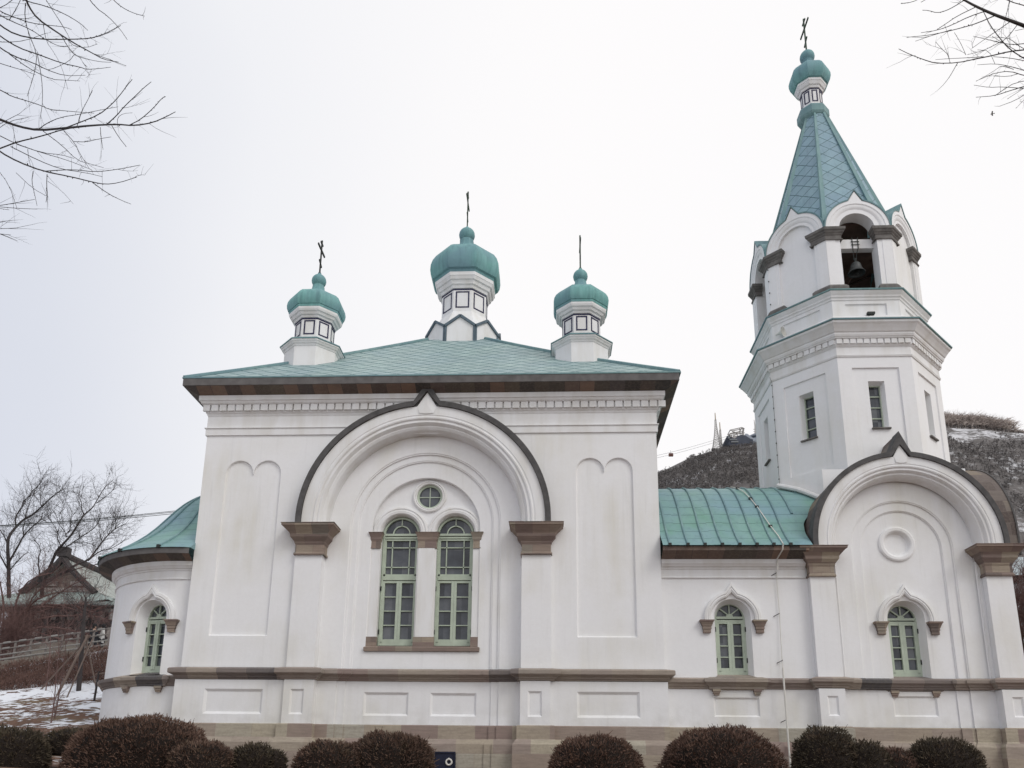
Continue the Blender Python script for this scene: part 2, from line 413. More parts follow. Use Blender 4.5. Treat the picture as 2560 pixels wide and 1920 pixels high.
    def build(s, name, mat, parent=None, smooth=None, loc=None):
        me = bpy.data.meshes.new(name)
        vs = [s.tf(*p) for p in s.v] if s.tf else s.v
        if loc is not None: vs = [(p[0] - loc[0], p[1] - loc[1], p[2] - loc[2]) for p in vs]
        me.from_pydata([tuple(p) for p in vs], [], s.f)
        if s.uv:
            ul = me.uv_layers.new(name='UVMap')
            for pi, uvs in s.uv.items():
                p = me.polygons[pi]
                for li, u in zip(p.loop_indices, uvs): ul.data[li].uv = u
        if smooth:
            me.shade_smooth()
            if smooth is not True: me.set_sharp_from_angle(angle=R(smooth))
        me.materials.append(MATS[mat])
        o = bpy.data.objects.new(name, me); scene.collection.objects.link(o)
        if parent is not None: o.parent = parent
        if loc is not None: o.location = loc
        return o

def rect(x0, x1, z0, z1, **k): return dict(x=[x0, x1], zb=[z0, z0], zt=[z1, z1], **k)
def archhole(cx, cz, r, zb, n=28, **k):
    xs = [cx - r * math.cos(PI * i / n) for i in range(n + 1)]
    return dict(x=xs, zb=[zb] * (n + 1), zt=[cz + math.sqrt(max(0, r * r - (x - cx) ** 2)) for x in xs], **k)
def roundhole(cx, cz, r, n=28, **k):
    xs = [cx - r * math.cos(PI * i / n) for i in range(n + 1)]; d = [math.sqrt(max(0, r * r - (x - cx) ** 2)) for x in xs]
    return dict(x=xs, zb=[cz - q for q in d], zt=[cz + q for q in d], **k)

def tag(o, label=None, cat=None, group=None, kind=None):
    if label: o['label'] = label
    if cat: o['category'] = cat
    if group: o['group'] = group
    if kind: o['kind'] = kind
    return o
def empty(name, loc=(0, 0, 0), rz=0.0, parent=None):
    o = bpy.data.objects.new(name, None); scene.collection.objects.link(o)
    o.location = loc; o.rotation_euler = (0, 0, rz); o.empty_display_size = 0.3
    if parent is not None: o.parent = parent
    return o
def copy_tree(o, parent=None):
    c = o.copy(); scene.collection.objects.link(c)
    if parent is not None: c.parent = parent
    for ch in list(o.children): copy_tree(ch, c)
    return c
def arcz(cx, cz, r, x): return cz + math.sqrt(max(0.0, r * r - (x - cx) ** 2))

# ------------------------------------------------------------------ ground
def smooth(a, b, x):
    t = min(1.0, max(0.0, (x - a) / (b - a))); return t * t * (3 - 2 * t)
def lerp_table(tab, x):
    if x <= tab[0][0]: return tab[0][1]
    for (a, va), (b, vb) in zip(tab, tab[1:]):
        if x <= b: return va + (vb - va) * (x - a) / (b - a)
    return tab[-1][1]
BANK = [(-6, 0.22), (-1, 0.42), (3, 1.25), (8, 2.75), (11.0, 3.75), (12.2, 4.55), (13.6, 5.15), (14.4, 5.3), (23.9, 5.6), (24.4, 7.7), (30, 8.75), (60, 12), (140, 18)]
def ground_h(x, y):
    base = -1.6 + 1.60 * smooth(-26, -7, y)
    side = smooth(-11.5, -17, x)
    far = 5.0 * smooth(22, 60, y) + 0.03 * max(0.0, y - 60)
    bank = lerp_table(BANK, y + 0.22 * (max(-30, min(-14, x)) + 21)) + 0.14 * (max(-32, min(-18, x)) + 28) * smooth(12, 14.5, y)
    return base * (1 - side) + max(base, bank) * side + far * (1 - side)
gm = MB(); rows = []
xs = [-400, -260, -170, -120, -90, -70] + [-60 + 0.75 * i for i in range(70)] + [-7 + 2.0 * i for i in range(20)] + [36, 48, 70, 100, 160, 260, 400]
ys = [-60, -45, -35] + [-30 + 0.8 * i for i in range(80)] + [36, 42, 50, 60, 80, 110, 150, 200, 280, 360, 460]
for y in ys:
    r_ = []
    for x in xs:
        n = mnoise.noise(Vector((x * 0.5, y * 0.5, 0))) * 0.10 + mnoise.noise(Vector((x * 1.7, y * 1.7, 3))) * 0.05
        r_.append((x, y, ground_h(x, y) + n * ((1.0 if x < -13 else .3) if abs(x) < 60 and y < 36 else 0)))
    rows.append(r_)
gm.grid(rows)
tag(gm.build('ground', 'winter_ground', smooth=True), kind='structure')
# ------------------------------------------------------------------ the church
church = empty('church')
tag(church, 'white plastered Orthodox church with green copper domes and a bell tower', 'church')
NC = -4.12                                  # middle of the great arch
XL, XR = -11.72, 3.55                       # nave wall corners
# --- nave walls
mb = MB()
def twin(cx, w, z0, z1, zs, n=12, **k):
    xs = []; zt = []; r = w / 4
    for c in (cx - w / 4, cx + w / 4):
        for i in range(n + 1):
            x = c - r * math.cos(PI * i / n); xs.append(x + (1e-4 if c > cx and i == 0 else 0)); zt.append(arcz(c, zs, r, x))
    return dict(x=xs, zb=[z0] * len(xs), zt=zt, **k)
mb.wall(XL, XR, 2.84, 11.9, 0.0, [twin(-9.99, 1.90, 4.25, 10.2, 9.78, depth=0.075, bev=0.04), archhole(NC, 8.03, 3.95, 2.84),
                                  twin(1.80, 1.88, 4.24, 10.2, 9.80, depth=0.075, bev=0.04)])
mb.poly([(XL, 15.4, 2.84), (XL, 0, 2.84), (XL, 0, 11.9), (XL, 15.4, 11.9)])
mb.poly([(XR, 0, 2.84), (XR, 15.4, 2.84), (XR, 15.4, 11.9), (XR, 0, 11.9)])
mb.poly([(XR, 15.4, 2.84), (XL, 15.4, 2.84), (XL, 15.4, 11.9), (XR, 15.4, 11.9)])
# recess steps inside the great arch
mb.wall(NC - 3.36, NC + 3.36, 2.84, 11.4, 0.25, [archhole(NC, 8.07, 2.52, 2.84)])
mb.arch(NC, 8.07, [(2.52, 0.25), (2.50, 0.275), (2.47, 0.275), (2.46, 0.33), (2.27, 0.33), (2.255, 0.35), (2.23, 0.35), (2.22, 0.40)], 2.84)
mb.wall(NC - 2.23, NC + 2.23, 2.84, 10.4, 0.40, [archhole(NC, 7.93, 1.82, 3.99)])
mb.arch(NC, 7.93, [(1.82, 0.40), (1.80, 0.42), (1.80, 0.62)], 3.99)
# bay behind: two arched openings and the round one
WX = (-4.985, -3.155)
mb.wall(NC - 1.9, NC + 1.9, 3.99, 8.56, 0.58, [archhole(WX[0], 7.82, 0.64, 3.99, depth=0.2, back=False), archhole(WX[1], 7.82, 0.64, 3.99, depth=0.2, back=False)])
mb.wall(NC - 1.9, NC + 1.9, 8.56, 9.9, 0.58, [roundhole(-4.06, 9.13, 0.43, depth=0.14, back=False)])
# dado under the belt
PZ0, PZ1 = 1.48, 2.84
mb.wall(-11.82, -8.29, PZ0, PZ1, -0.10, [rect(-10.84, -8.97, 1.77, 2.55, depth=0.06, bev=0.08)])
mb.wall(0.02, 3.62, PZ0, PZ1, -0.10, [rect(0.83, 2.75, 1.74, 2.53, depth=0.06, bev=0.08)])
mb.poly([(-11.82, 15.5, PZ0), (-11.82, -0.1, PZ0), (-11.82, -0.1, PZ1), (-11.82, 15.5, PZ1)])
mb.poly([(3.62, -0.1, PZ0), (3.62, 15.5, PZ0), (3.62, 15.5, PZ1), (3.62, -0.1, PZ1)])
mb.wall(-7.34, -6.73, PZ0, PZ1, 0.12); mb.wall(-1.6, -0.9, PZ0, PZ1, 0.12)
mb.wall(-6.73, -6.45, PZ0, PZ1, 0.17); mb.wall(-1.84, -1.6, PZ0, PZ1, 0.17)
for x in (-6.73, -1.6): mb.poly([(x, 0.12, PZ0), (x, 0.17, PZ0), (x, 0.17, PZ1), (x, 0.12, PZ1)])
for x in (-6.45, -1.84): mb.poly([(x, 0.17, PZ0), (x, 0.21, PZ0), (x, 0.21, PZ1), (x, 0.17, PZ1)])
mb.wall(-6.45, -1.84, PZ0, PZ1, 0.21, [rect(-5.85, -4.43, 1.77, 2.50, depth=0.06, bev=0.07), rect(-3.74, -2.29, 1.77, 2.49, depth=0.06, bev=0.07)])
mb.build('nave_wall', 'plaster', church, smooth=25)

# --- the two great pilasters, with their dados and capitals
def pilaster(x0, x1, d0, d1, yf, zcap, panel):
    p = MB()
    p.box(x0, x1, yf, 0.3, 3.0, zcap)
    p.wall(d0, d1, PZ0, PZ1, yf - 0.07, [rect(panel[0], panel[1], panel[2], panel[3], depth=0.05, bev=0.06)])
    for x in (d0, d1): p.poly([(x, yf - 0.07, PZ0), (x, 0.3, PZ0), (x, 0.3, PZ1), (x, yf - 0.07, PZ1)])
    return p.build('pilaster', 'plaster', church, smooth=25)
def capital(x0, x1, yf, z0, z1, grow, mat='capital_stone', name='capital', yb=0.35, lip=0.045, parent=None):
    p = MB(); h = z1 - z0; path = [(x0, yb), (x0, yf), (x1, yf), (x1, yb)]
    pr = [(0.0, z0), (lip, z0), (lip, z0 + .045 * h), (lip * .6, z0 + .08 * h), (0.012, z0 + .10 * h), (0.01, z0 + .34 * h), (0.10 * grow, z0 + .40 * h), (.12 * grow, z0 + .44 * h), (.33 * grow, z0 + .55 * h), (.40 * grow, z0 + .585 * h),
          (.42 * grow, z0 + .68 * h), (.47 * grow, z0 + .71 * h), (.58 * grow, z0 + .76 * h), (.88 * grow, z0 + .885 * h), (.93 * grow, z0 + .90 * h), (grow, z0 + .915 * h), (grow, z0 + .985 * h), (grow + .02, z0 + .985 * h), (grow + .02, z1), (-0.1, z1)]
    p.moulding(path, pr, caps=False)
    p.poly([(x0 - grow, yb, z1 - .002), (x0 - grow, yf - grow, z1 - .002), (x1 + grow, yf - grow, z1 - .002), (x1 + grow, yb, z1 - .002)])
    return p.build(name, mat, parent or church)
pilaster(-8.29, -7.40, -8.29, -7.34, -0.13, 6.9, (-8.08, -7.64, 1.77, 2.55))
pilaster(-0.90, 0.05, -0.91, 0.02, -0.13, 6.9, (-0.68, -0.24, 1.75, 2.53))
tag(capital(-8.28, -7.36, -0.17, 6.89, 7.88, 0.40))
capital(-0.89, 0.03, -0.17, 6.89, 7.88, 0.40)

# --- great arch: white mouldings and dark stone hood
p = MB()
p.arch(NC, 8.03, [(3.97, -.40, .50), (3.66, -.40, 0), (3.65, -.385, 0), (3.60, -.385, 0), (3.575, -.41, 0), (3.53, -.40, 0), (3.49, -.35, 0), (3.47, -.345, 0), (3.45, -.36, 0), (3.41, -.36, 0), (3.37, -.32, 0), (3.34, -.25, 0), (3.33, -.24, 0), (3.29, -.24, 0), (3.22, -.19, 0), (3.18, -.10, 0), (3.17, 0, 0), (3.17, .25, 0)], 7.88, n=72, w=0.33)
p.build('arch_moulding', 'painted_white', church, smooth=30)
p = MB()
p.arch(NC, 8.03, [(4.16, 0.02, .71), (4.16, -.47, .71), (3.98, -.47, .52), (3.98, -.38, .52)], 7.88, n=72, w=0.45)
p.build('arch_hood', 'dark_hood_stone', church, smooth=30)
# keystone wedge under the peak
p = MB()
p.add([(NC - .32, -.402, 11.97), (NC, -.405, 12.46), (NC + .32, -.402, 11.97), (NC + .24, -.425, 11.74), (NC - .24, -.425, 11.74), (NC, -.405, 11.70), (NC, -.425, 12.05)], [(0, 4, 6), (4, 3, 6), (3, 2, 6), (2, 1, 6), (1, 0, 6), (4, 5, 3)])
p.build('keystone', 'painted_white', church)

# --- belt course of brown stone round the nave and its plinth
belt_prof = [(0.0, 2.84), (0.05, 2.86), (0.06, 2.90), (0.10, 2.91), (0.12, 2.96), (0.19, 3.0), (0.26, 3.03), (0.27, 3.05), (0.27, 3.16), (0.235, 3.19), (-0.02, 3.24)]
nave_path = [(-11.76, 15.4), (-11.76, -0.05), (-8.36, -0.05), (-8.36, -0.17), (-7.33, -0.17), (-7.33, 0.12), (-6.73, 0.12), (-6.73, 0.16), (-6.45, 0.16), (-6.45, 0.20), (-1.84, 0.20), (-1.84, 0.16), (-1.6, 0.16), (-1.6, 0.12), (-0.96, 0.12), (-0.96, -0.17), (0.10, -0.17), (0.10, -0.05), (3.58, -0.05), (3.58, 15.4)]
p = MB(); p.moulding(nave_path, [(d * 0.93, z) for d, z in belt_prof], caps=False)
p.build('belt_course', 'belt_stone', church)
plinth_prof = [(-0.05, 1.50), (0.035, 1.49), (0.05, 1.46), (0.05, 1.08), (0.06, 1.075), (0.16, 0.94), (0.17, 0.92), (0.17, 0.62), (0.175, 0.615), (0.175, -0.6)]
ppath = [(a, b - 0.05) for a, b in nave_path]
p = MB(); p.moulding(ppath, plinth_prof, caps=False)
p.build('plinth', 'plinth_stone', church)

# --- cornice, dentils, frieze string, stone eave
cpath = [(XL, 15.4), (XL, 0), (XR, 0), (XR, 15.4)]
p = MB()
p.moulding(cpath, [(0.0, 11.16), (0.05, 11.165), (0.055, 11.40), (0.09, 11.41), (0.09, 11.44), (0.03, 11.46), (0.03, 11.86), (0.05, 11.89), (0.06, 11.94), (0.10, 11.98), (0.10, 12.24),
                   (0.20, 12.245), (0.22, 12.27), (0.235, 12.275), (0.25, 12.31), (0.27, 12.35), (0.30, 12.355), (0.30, 12.54)], caps=False)
p.build('cornice', 'painted_white', church)
p = MB()
x = XL - 0.17; i = 0
while x < XR + 0.17:
    p.box(x, x + 0.235, -0.185, -0.095, 12.02, 12.238); x += 0.2875
y = 0.15
while y < 6:
    p.box(XR + .095, XR + .185, y, y + .235, 12.02, 12.238); y += .2875
p.build('dentil_course', 'painted_white', church)
p = MB(); p.moulding(cpath, [(0.28, 12.52), (0.30, 12.53), (0.36, 12.55), (0.52, 12.62), (0.67, 12.69), (0.69, 12.705)], caps=False)
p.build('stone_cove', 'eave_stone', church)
p = MB(); p.moulding(cpath, [(0.66, 12.70), (0.72, 12.705), (0.72, 12.965), (0.70, 12.98)], caps=False)
p.build('fascia', 'fascia_stone', church)

# --- nave roof
RC = (-4.08, 7.68); RH = 8.38; SL = 0.775; ZE = 12.985; RT = 1.28; ZT = ZE + (RH - RT) * SL
p = MB()
for k in range(4):
    a = PI / 2 * k; ca, sa = math.cos(a), math.sin(a)
    def W(u, d, z): return (RC[0] + u * ca + d * sa, RC[1] + u * sa - d * ca, z)
    n = 10; rows_, uv_ = [], []
    for i in range(n + 1):
        h = RH + (RT - RH) * i / n; z = ZE + (RH - h) * SL - 0.10 * math.sin(PI * i / n)
        rows_.append([W(-h + 2 * h * j / 8, h, z) for j in range(9)])
        uv_.append([(-h + 2 * h * j / 8, (RH - h) * math.hypot(1, SL)) for j in range(9)])
    p.grid(rows_, uv=uv_)
p.poly([(RC[0] + a * RT, RC[1] + b * RT, ZT) for a, b in ((-1, -1), (1, -1), (1, 1), (-1, 1))])
roof = p.build('nave_roof', 'copper_diamond_roof', church)
p = MB()
for a, b in ((-1, -1), (1, -1), (1, 1), (-1, 1)):
    p.tube([(RC[0] + a * h, RC[1] + b * h, ZE + (RH - h) * SL - 0.10 * math.sin(PI * (RH - h) / (RH - RT)) + .02) for h in [RH - 0.02 - (RH - RT) * i / 10 for i in range(11)]], 0.075, 6)
for a, b in (((-1, -1), (1, -1)), ((1, -1), (1, 1))):
    p.bar((RC[0] + a[0] * (RH + .01), RC[1] + a[1] * (RH + .01), ZE + .0), (RC[0] + b[0] * (RH + .01), RC[1] + b[1] * (RH + .01), ZE + .0), 0.05, 0.05)
p.build('hip_cap', 'copper_flashing', roof)

# --- windows
def frame_window(tf, kind, hw, z0, zs, name='window', parent=church, depth=0.12):
    """z0 sill, zs spring line; local x across, y inwards"""
    p = MB(tf); t = 0.055 if kind != 'tower' else 0.04
    R0 = hw
    def hb(x0, x1, z, w, y0=0.0, y1=depth): p.box(x0, x1, y0, y1, z - w / 2, z + w / 2)
    def vb(x, z0_, z1_, w, y0=0.0, y1=depth): p.box(x - w / 2, x + w / 2, y0, y1, z0_, z1_)
    if kind == 'tower':
        vb(-hw + t / 2, z0, zs, t); vb(hw - t / 2, z0, zs, t); hb(-hw + t, hw - t, z0 + t / 2, t); hb(-hw + t, hw - t, zs - t / 2, t)
        for i in range(1, 4): hb(-hw + t, hw - t, z0 + (zs - z0) * i / 4, 0.035, 0.02)
    else:
        p.arch(0, zs, [(R0 + .07, depth), (R0 + .07, .05), (R0, .045), (R0, 0), (R0 - t, 0), (R0 - t, depth)], z0, 26)
        hb(-hw + t, hw - t, z0 + 0.06, 0.12, 0.004)
        hb(-hw + t, hw - t, zs + 0.0, 0.075, -0.01); hb(-hw + t, hw - t, zs - 0.10, 0.06, 0.004)
        if kind == 'fan':
            for a in (45, 90, 135):
                p.bar((0.10 * math.cos(R(a)), 0.05, zs + 0.05 + 0.10 * math.sin(R(a))), ((R0 - t) * math.cos(R(a)), 0.05, zs + (R0 - t) * math.sin(R(a))), 0.035, 0.06, (0, 1, 0))
            p.arch(0, zs + 0.03, [(0.11, 0.09), (0.11, 0.01), (0.0, 0.01)], None, 10)
            cz = zs - 0.13
        else:
            p.arch(0, zs + 0.03, [(0.30, 0.09), (0.30, 0.02), (0.265, 0.02), (0.265, 0.09)], None, 18)
            vb(0, zs + 0.29, zs + R0 - t, 0.03, 0.02)
            ctop = z0 + 2.16
            hb(-hw + t, hw - t, ctop + 0.10, 0.14, -0.01)
            hb(-hw + t, hw - t, zs - 0.18, 0.05, 0.01)
            ub, ut = ctop + 0.17, zs - 0.20
            hb(-hw + t, hw - t, ub + 0.03, 0.07, 0.01); vb(-hw + t + .03, ub, ut, 0.06, 0.01); vb(hw - t - .03, ub, ut, 0.06, 0.01)
            for fx in (-0.29, 0.29): vb(fx, ub, ut, 0.035, 0.025)
            for fz in (0.25, 0.80): hb(-hw + t, hw - t, ub + (ut - ub) * fz, 0.035, 0.025)
            cz = ctop
        # two casement leaves of four panes
        vb(-0.045, z0 + .1, cz, 0.085, 0.0); vb(0.045, z0 + .1, cz, 0.085, 0.006)
        vb(-hw + t + .035, z0 + .1, cz, 0.07, 0.004); vb(hw - t - .035, z0 + .1, cz, 0.07, 0.004)
        hb(-hw + t, hw - t, cz - 0.03, 0.07, 0.008); hb(-hw + t, hw - t, z0 + .16, 0.10, 0.008)
        for i in range(1, 4):
            hb(-hw + t, hw - t, z0 + .2 + (cz - .06 - z0 - .2) * i / 4, 0.032, 0.02)
    w = p.build(name, 'window_green', parent)
    g = MB(tf); yg = 0.085 if kind != 'tower' else 0.07
    if kind == 'tower': g.poly([(-hw, yg, z0), (hw, yg, z0), (hw, yg, zs), (-hw, yg, zs)])
    else: g.poly([(-hw, yg, z0), (hw, yg, z0)] + [(hw * math.cos(PI * i / 24), yg, zs + hw * math.sin(PI * i / 24)) for i in range(25)])
    g.build('pane', 'window_glass', w)
    if kind != 'tower':
        for sx in (-1, 1):
            for z in (z0 + .45, (z0 + 1.9) if kind == 'tall' else zs - .38):
                h = MB(tf); h.box(sx * (hw + .0) - .02, sx * (hw + .0) + .02, -.03, .03, z - .075, z + .075); h.build('hinge', 'dark_iron', w)
    return w
for cx in WX:
    frame_window(lambda x, y, z, cx=cx: (cx + x, 0.70 + y, z), 'tall', 0.605, 4.06, 7.82, 'tall_window')
# round window
p = MB(); p.arch(-4.06, 9.13, [(0.44, .72), (0.44, .60), (0.36, .62), (0.36, .72)], None, 24); 
tf_ = lambda x, y, z: (2 * -4.06 - x, y, 2 * 9.13 - z)
q = MB(tf_); q.arch(-4.06, 9.13, [(0.44, .72), (0.44, .60), (0.36, .62), (0.36, .72)], None, 24)
p.add([tf_(*v) for v in q.v], q.f)
p.box(-4.42, -3.70, .65, .70, 9.115, 9.145); p.box(-4.075, -4.045, .646, .702, 8.77, 9.49)
w = p.build('round_window', 'window_green', church)
g = MB(); g.poly([(-4.06 + .42 * math.cos(2 * PI * i / 32), .68, 9.13 + .42 * math.sin(2 * PI * i / 32)) for i in range(32)]); g.build('pane', 'window_glass', w)
# mouldings over the pair and round the oculus
p = MB()
for cx in WX:
    p.arch(cx, 7.82, [(0.935, .58), (0.93, .50), (0.86, .48), (0.84, .50), (0.80, .50), (0.78, .47), (0.70, .48), (0.66, .52), (0.645, .58)], 7.80, 30)
rows_ = []
for i in range(40):
    a = 2 * PI * i / 40
    rows_.append([(-4.06 + r * math.cos(a), y, 9.13 + r * math.sin(a)) for r, y in ((.57, .58), (.565, .52), (.52, .50), (.49, .525), (.46, .51), (.43, .54), (.43, .60))])
p.grid(rows_, close_u=True)
p.build('window_moulding', 'painted_white', church, smooth=35)
# piers, stone caps and bases between the pair
p = MB()
p.box(-4.39, -3.75, .44, .58, 4.3, 7.28); p.box(-5.92, -5.61, .44, .58, 4.3, 7.28); p.box(-2.53, -2.30, .44, .58, 4.3, 7.28)
p.box(-4.34, -3.80, .40, .44, 4.3, 7.28)
p.build('window_pier', 'painted_white', church)
for x0, x1 in ((-4.36, -3.76), (-5.925, -5.64), (-2.52, -2.29)):
    capital(x0, x1, .42, 7.27, 7.815, 0.085, 'capital_stone', 'window_capital', .60, 0.02)
p = MB()
p.moulding([(-5.94, .62), (-5.94, .36), (-2.28, .36), (-2.28, .62)], [(0, 3.82), (.03, 3.83), (.04, 3.95), (-.02, 3.99), (-.4, 4.02)], caps=False)
for x0, x1 in ((-4.41, -3.73), (-5.93, -5.59), (-2.55, -2.29)): p.box(x0, x1, .405, .57, 4.0, 4.305)
p.build('window_sill', 'capital_stone', church)

# --- the small arched window bay: used on the porch, the tower foot and the apse
def small_bay(tf, yw, z_off=0.0):
    hz = 4.87 + z_off
    p = MB(tf)
    p.arch(0, hz, [(0.885, yw, .27), (0.88, yw - .10, .27), (0.80, yw - .12, .24), (0.775, yw - .095, .22), (0.74, yw - .115, .20), (0.69, yw - .09, .16), (0.675, yw - .03, .14), (0.67, yw, .14)], hz - 0.06, 36, w=0.20)
    p.build('window_hood', 'painted_white', church, smooth=35)
    for sx in (-1, 1):
        c = MB(tf); cx = sx * 0.875 * 0.94 + sx * 0.0
        cx = sx * 0.82
        pr = [(0.0, -.40), (.004, -.40), (.004, -.29), (.02, -.285), (.02, -.19), (.04, -.185), (.045, -.15), (.09, -.05), (.105, -.045), (.105, -.0), (0, .0)]
        c.moulding([(cx - .115, yw), (cx - .115, yw - .09), (cx + .115, yw - .09), (cx + .115, yw)], [(d, hz - 0.06 + z) for d, z in pr], caps=False)
        c.poly([(cx - .12, yw - .094, hz - .46), (cx + .12, yw - .094, hz - .46), (cx + .12, yw, hz - .46), (cx - .12, yw, hz - .46)])
        c.build('corbel', 'capital_stone', church)
    frame_window(lambda x, y, z: tf(x, yw + .36 + y, z), 'fan', 0.475, 3.15 + z_off, 4.97 + z_off, 'arched_window')
    # sloping sill, breaking forward over two brackets
    s_ = MB(tf)
    s_.moulding([(-.80, yw), (-.80, yw - .06), (.80, yw - .06), (.80, yw)], [(0, 2.64 + z_off), (.04, 2.66 + z_off), (.05, 2.72 + z_off), (.13, 2.80 + z_off), (.20, 2.86 + z_off), (.20, 2.96 + z_off), (.0, 3.03 + z_off), (-.05, 3.035 + z_off)], caps=False)
    s_.add([(-.62, yw - .1, 3.03 + z_off), (.62, yw - .1, 3.03 + z_off), (.48, yw + .40, 3.16 + z_off), (-.48, yw + .40, 3.16 + z_off)], [(0, 1, 2, 3)])
    s_.build('sill', 'belt_stone', church)
    for sx in (-1, 1):
        b = MB(tf); b.moulding([(sx * .62 - .10, yw), (sx * .62 - .10, yw - .10), (sx * .62 + .10, yw - .10), (sx * .62 + .10, yw)], [(-.09, 2.47 + z_off), (-.02, 2.47 + z_off), (-.02, 2.51 + z_off), (.0, 2.52 + z_off), (.0, 2.57 + z_off), (.02, 2.58 + z_off), (.02, 2.66 + z_off)], caps=False)
        b.build('bracket', 'capital_stone', church)
def bay_hole(cx, z_off=0.0): return archhole(cx, 4.93 + z_off, 0.575, 3.03 + z_off, depth=0.37, bev=0.10, back=False)
low_belt = [(0.0, 2.66), (0.05, 2.68), (0.06, 2.73), (0.09, 2.74), (0.12, 2.80), (0.19, 2.85), (0.20, 2.94), (0.17, 2.96), (-0.02, 3.02)]

# --- porch (narthex) between nave and tower
YN = 0.15; PX = 5.74
p = MB()
p.wall(XR, 8.25, 2.66, 6.8, YN, [bay_hole(PX)])
p.wall(3.6, 8.25, PZ0, 2.67, YN, [rect(5.03, 6.42, 1.82, 2.41, depth=0.05, bev=0.05)])
p.build('porch_wall', 'plaster', church, smooth=25)
small_bay(lambda x, y, z: (PX + x, y, z), YN)
p = MB(); p.moulding([(3.5, YN), (8.2, YN)], low_belt, caps=False); p.build('belt_course', 'belt_stone', church)
p = MB(); p.moulding([(3.5, YN - .04), (8.2, YN - .04)], plinth_prof, caps=False); p.build('plinth', 'plinth_stone', church)
p = MB(); p.moulding([(3.56, YN), (8.10, YN)], [(0, 6.17), (.045, 6.18), (.05, 6.21), (.03, 6.23), (.035, 6.46), (.06, 6.47), (.08, 6.52), (.13, 6.54), (.17, 6.60), (.20, 6.62), (.21, 6.77)], caps=False)
p.build('cornice', 'painted_white', church)
p = MB(); p.moulding([(3.56, YN), (8.10, YN)], [(.19, 6.75), (.24, 6.77), (.42, 6.86), (.56, 6.93), (.62, 6.94), (.62, 7.08), (.60, 7.09)], caps=False)
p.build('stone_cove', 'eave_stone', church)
prof = [(-.54, 7.09), (-.50, 7.14), (-.32, 7.29), (-.07, 7.51), (.22, 7.81), (.48, 8.11), (.86, 8.60), (1.38, 9.18), (1.90, 9.66), (2.47, 10.03), (3.1, 10.30), (3.78, 10.40), (4.46, 10.30), (5.1, 10.03), (5.66, 9.66), (6.18, 9.18), (6.7, 8.6), (7.1, 8.1), (7.6, 7.6), (8.1, 7.09)]
def resample(pr, n):
    L = [0]
    for a, b in zip(pr, pr[1:]): L.append(L[-1] + math.hypot(b[0] - a[0], b[1] - a[1]))
    out = []
    for i in range(n + 1):
        t = L[-1] * i / n; k = max(j for j in range(len(L)) if L[j] <= t + 1e-9); k = min(k, len(pr) - 2)
        f = (t - L[k]) / (L[k + 1] - L[k]); out.append((pr[k][0] + (pr[k + 1][0] - pr[k][0]) * f, pr[k][1] + (pr[k + 1][1] - pr[k][1]) * f, t))
    return out
pp = resample(prof, 56)
p = MB()
rib_x = [3.24 + 0.54 * i for i in range(11)]
p.grid([[(min(x, lerp_table([(.1, 8.2), (.5, 8.3), (1.4, 9.2)], a)), a, b) for x in (3.56, 3.78, 4.34, 4.87, 5.41, 5.95, 6.48, 7.0, 7.52, 8.05, 9.2)] for a, b, t in pp], uv=[[(j + .5, t / 0.50) for j in range(11)] for a, b, t in pp])
porch_roof = p.build('porch_roof', 'copper_sheet', church, smooth=40)
p = MB()
for x in (3.78, 4.34, 4.87, 5.41, 5.95, 6.48, 7.0, 7.52, 8.05, 8.6):
    k0 = 0 if x < 7.7 else (10 if x < 8.3 else 18)
    p.tube([(x, a, b + .015) for a, b, t in pp[k0:30]], 0.042, 6)
p.build('standing_seam', 'copper_flashing', porch_roof, smooth=40)
p = MB()
for x in (3.78, 4.34, 4.87, 5.41, 5.95, 6.48, 7.0, 7.52):
    p = MB(); p.box(x - .045, x + .045, -.60, -.52, 7.06, 7.15); p.build('seam_cap', 'dark_iron', porch_roof)
p = MB(); p.box(3.56, 8.6, 3.70, 3.86, 10.37, 10.53); p.build('ridge_cap', 'indigo_trim', porch_roof)

# --- tower foot
TX, TY = 11.26, 3.78; TW0, TW1 = 8.17, 14.36
p = MB()
p.wall(TW0, 9.12, 2.66, 7.3, YN + .03); p.wall(13.40, TW1, 2.66, 7.3, YN + .03)
p.arch(TX, 7.30, [(2.19, YN), (2.19, .24)], 2.66)
p.wall(TX - 2.3, TX + 2.3, 2.66, 9.9, 0.24, [archhole(TX, 7.20, 1.60, 2.66)])
p.arch(TX, 7.20, [(1.60, .24), (1.58, .262), (1.56, .262), (1.55, .305), (1.28, .305), (1.265, .33), (1.25, .33), (1.24, .365)], 2.66)
def roundbay():
    a = bay_hole(11.19); r_ = roundhole(11.15, 7.36, 0.40, depth=0.08, bev=0.05)
    p.wall(TX - 1.3, TX + 1.3, 2.66, 6.2, 0.365, [a]); p.wall(TX - 1.3, TX + 1.3, 6.2, 8.6, 0.365, [r_])
roundbay()
rows_ = []
for i in range(40):
    a = 2 * PI * i / 40
    rows_.append([(11.15 + r * math.cos(a), y, 7.36 + r * math.sin(a)) for r, y in ((.58, .365), (.575, .32), (.53, .295), (.45, .30), (.41, .33), (.40, .37))])
p.grid(rows_, close_u=True)
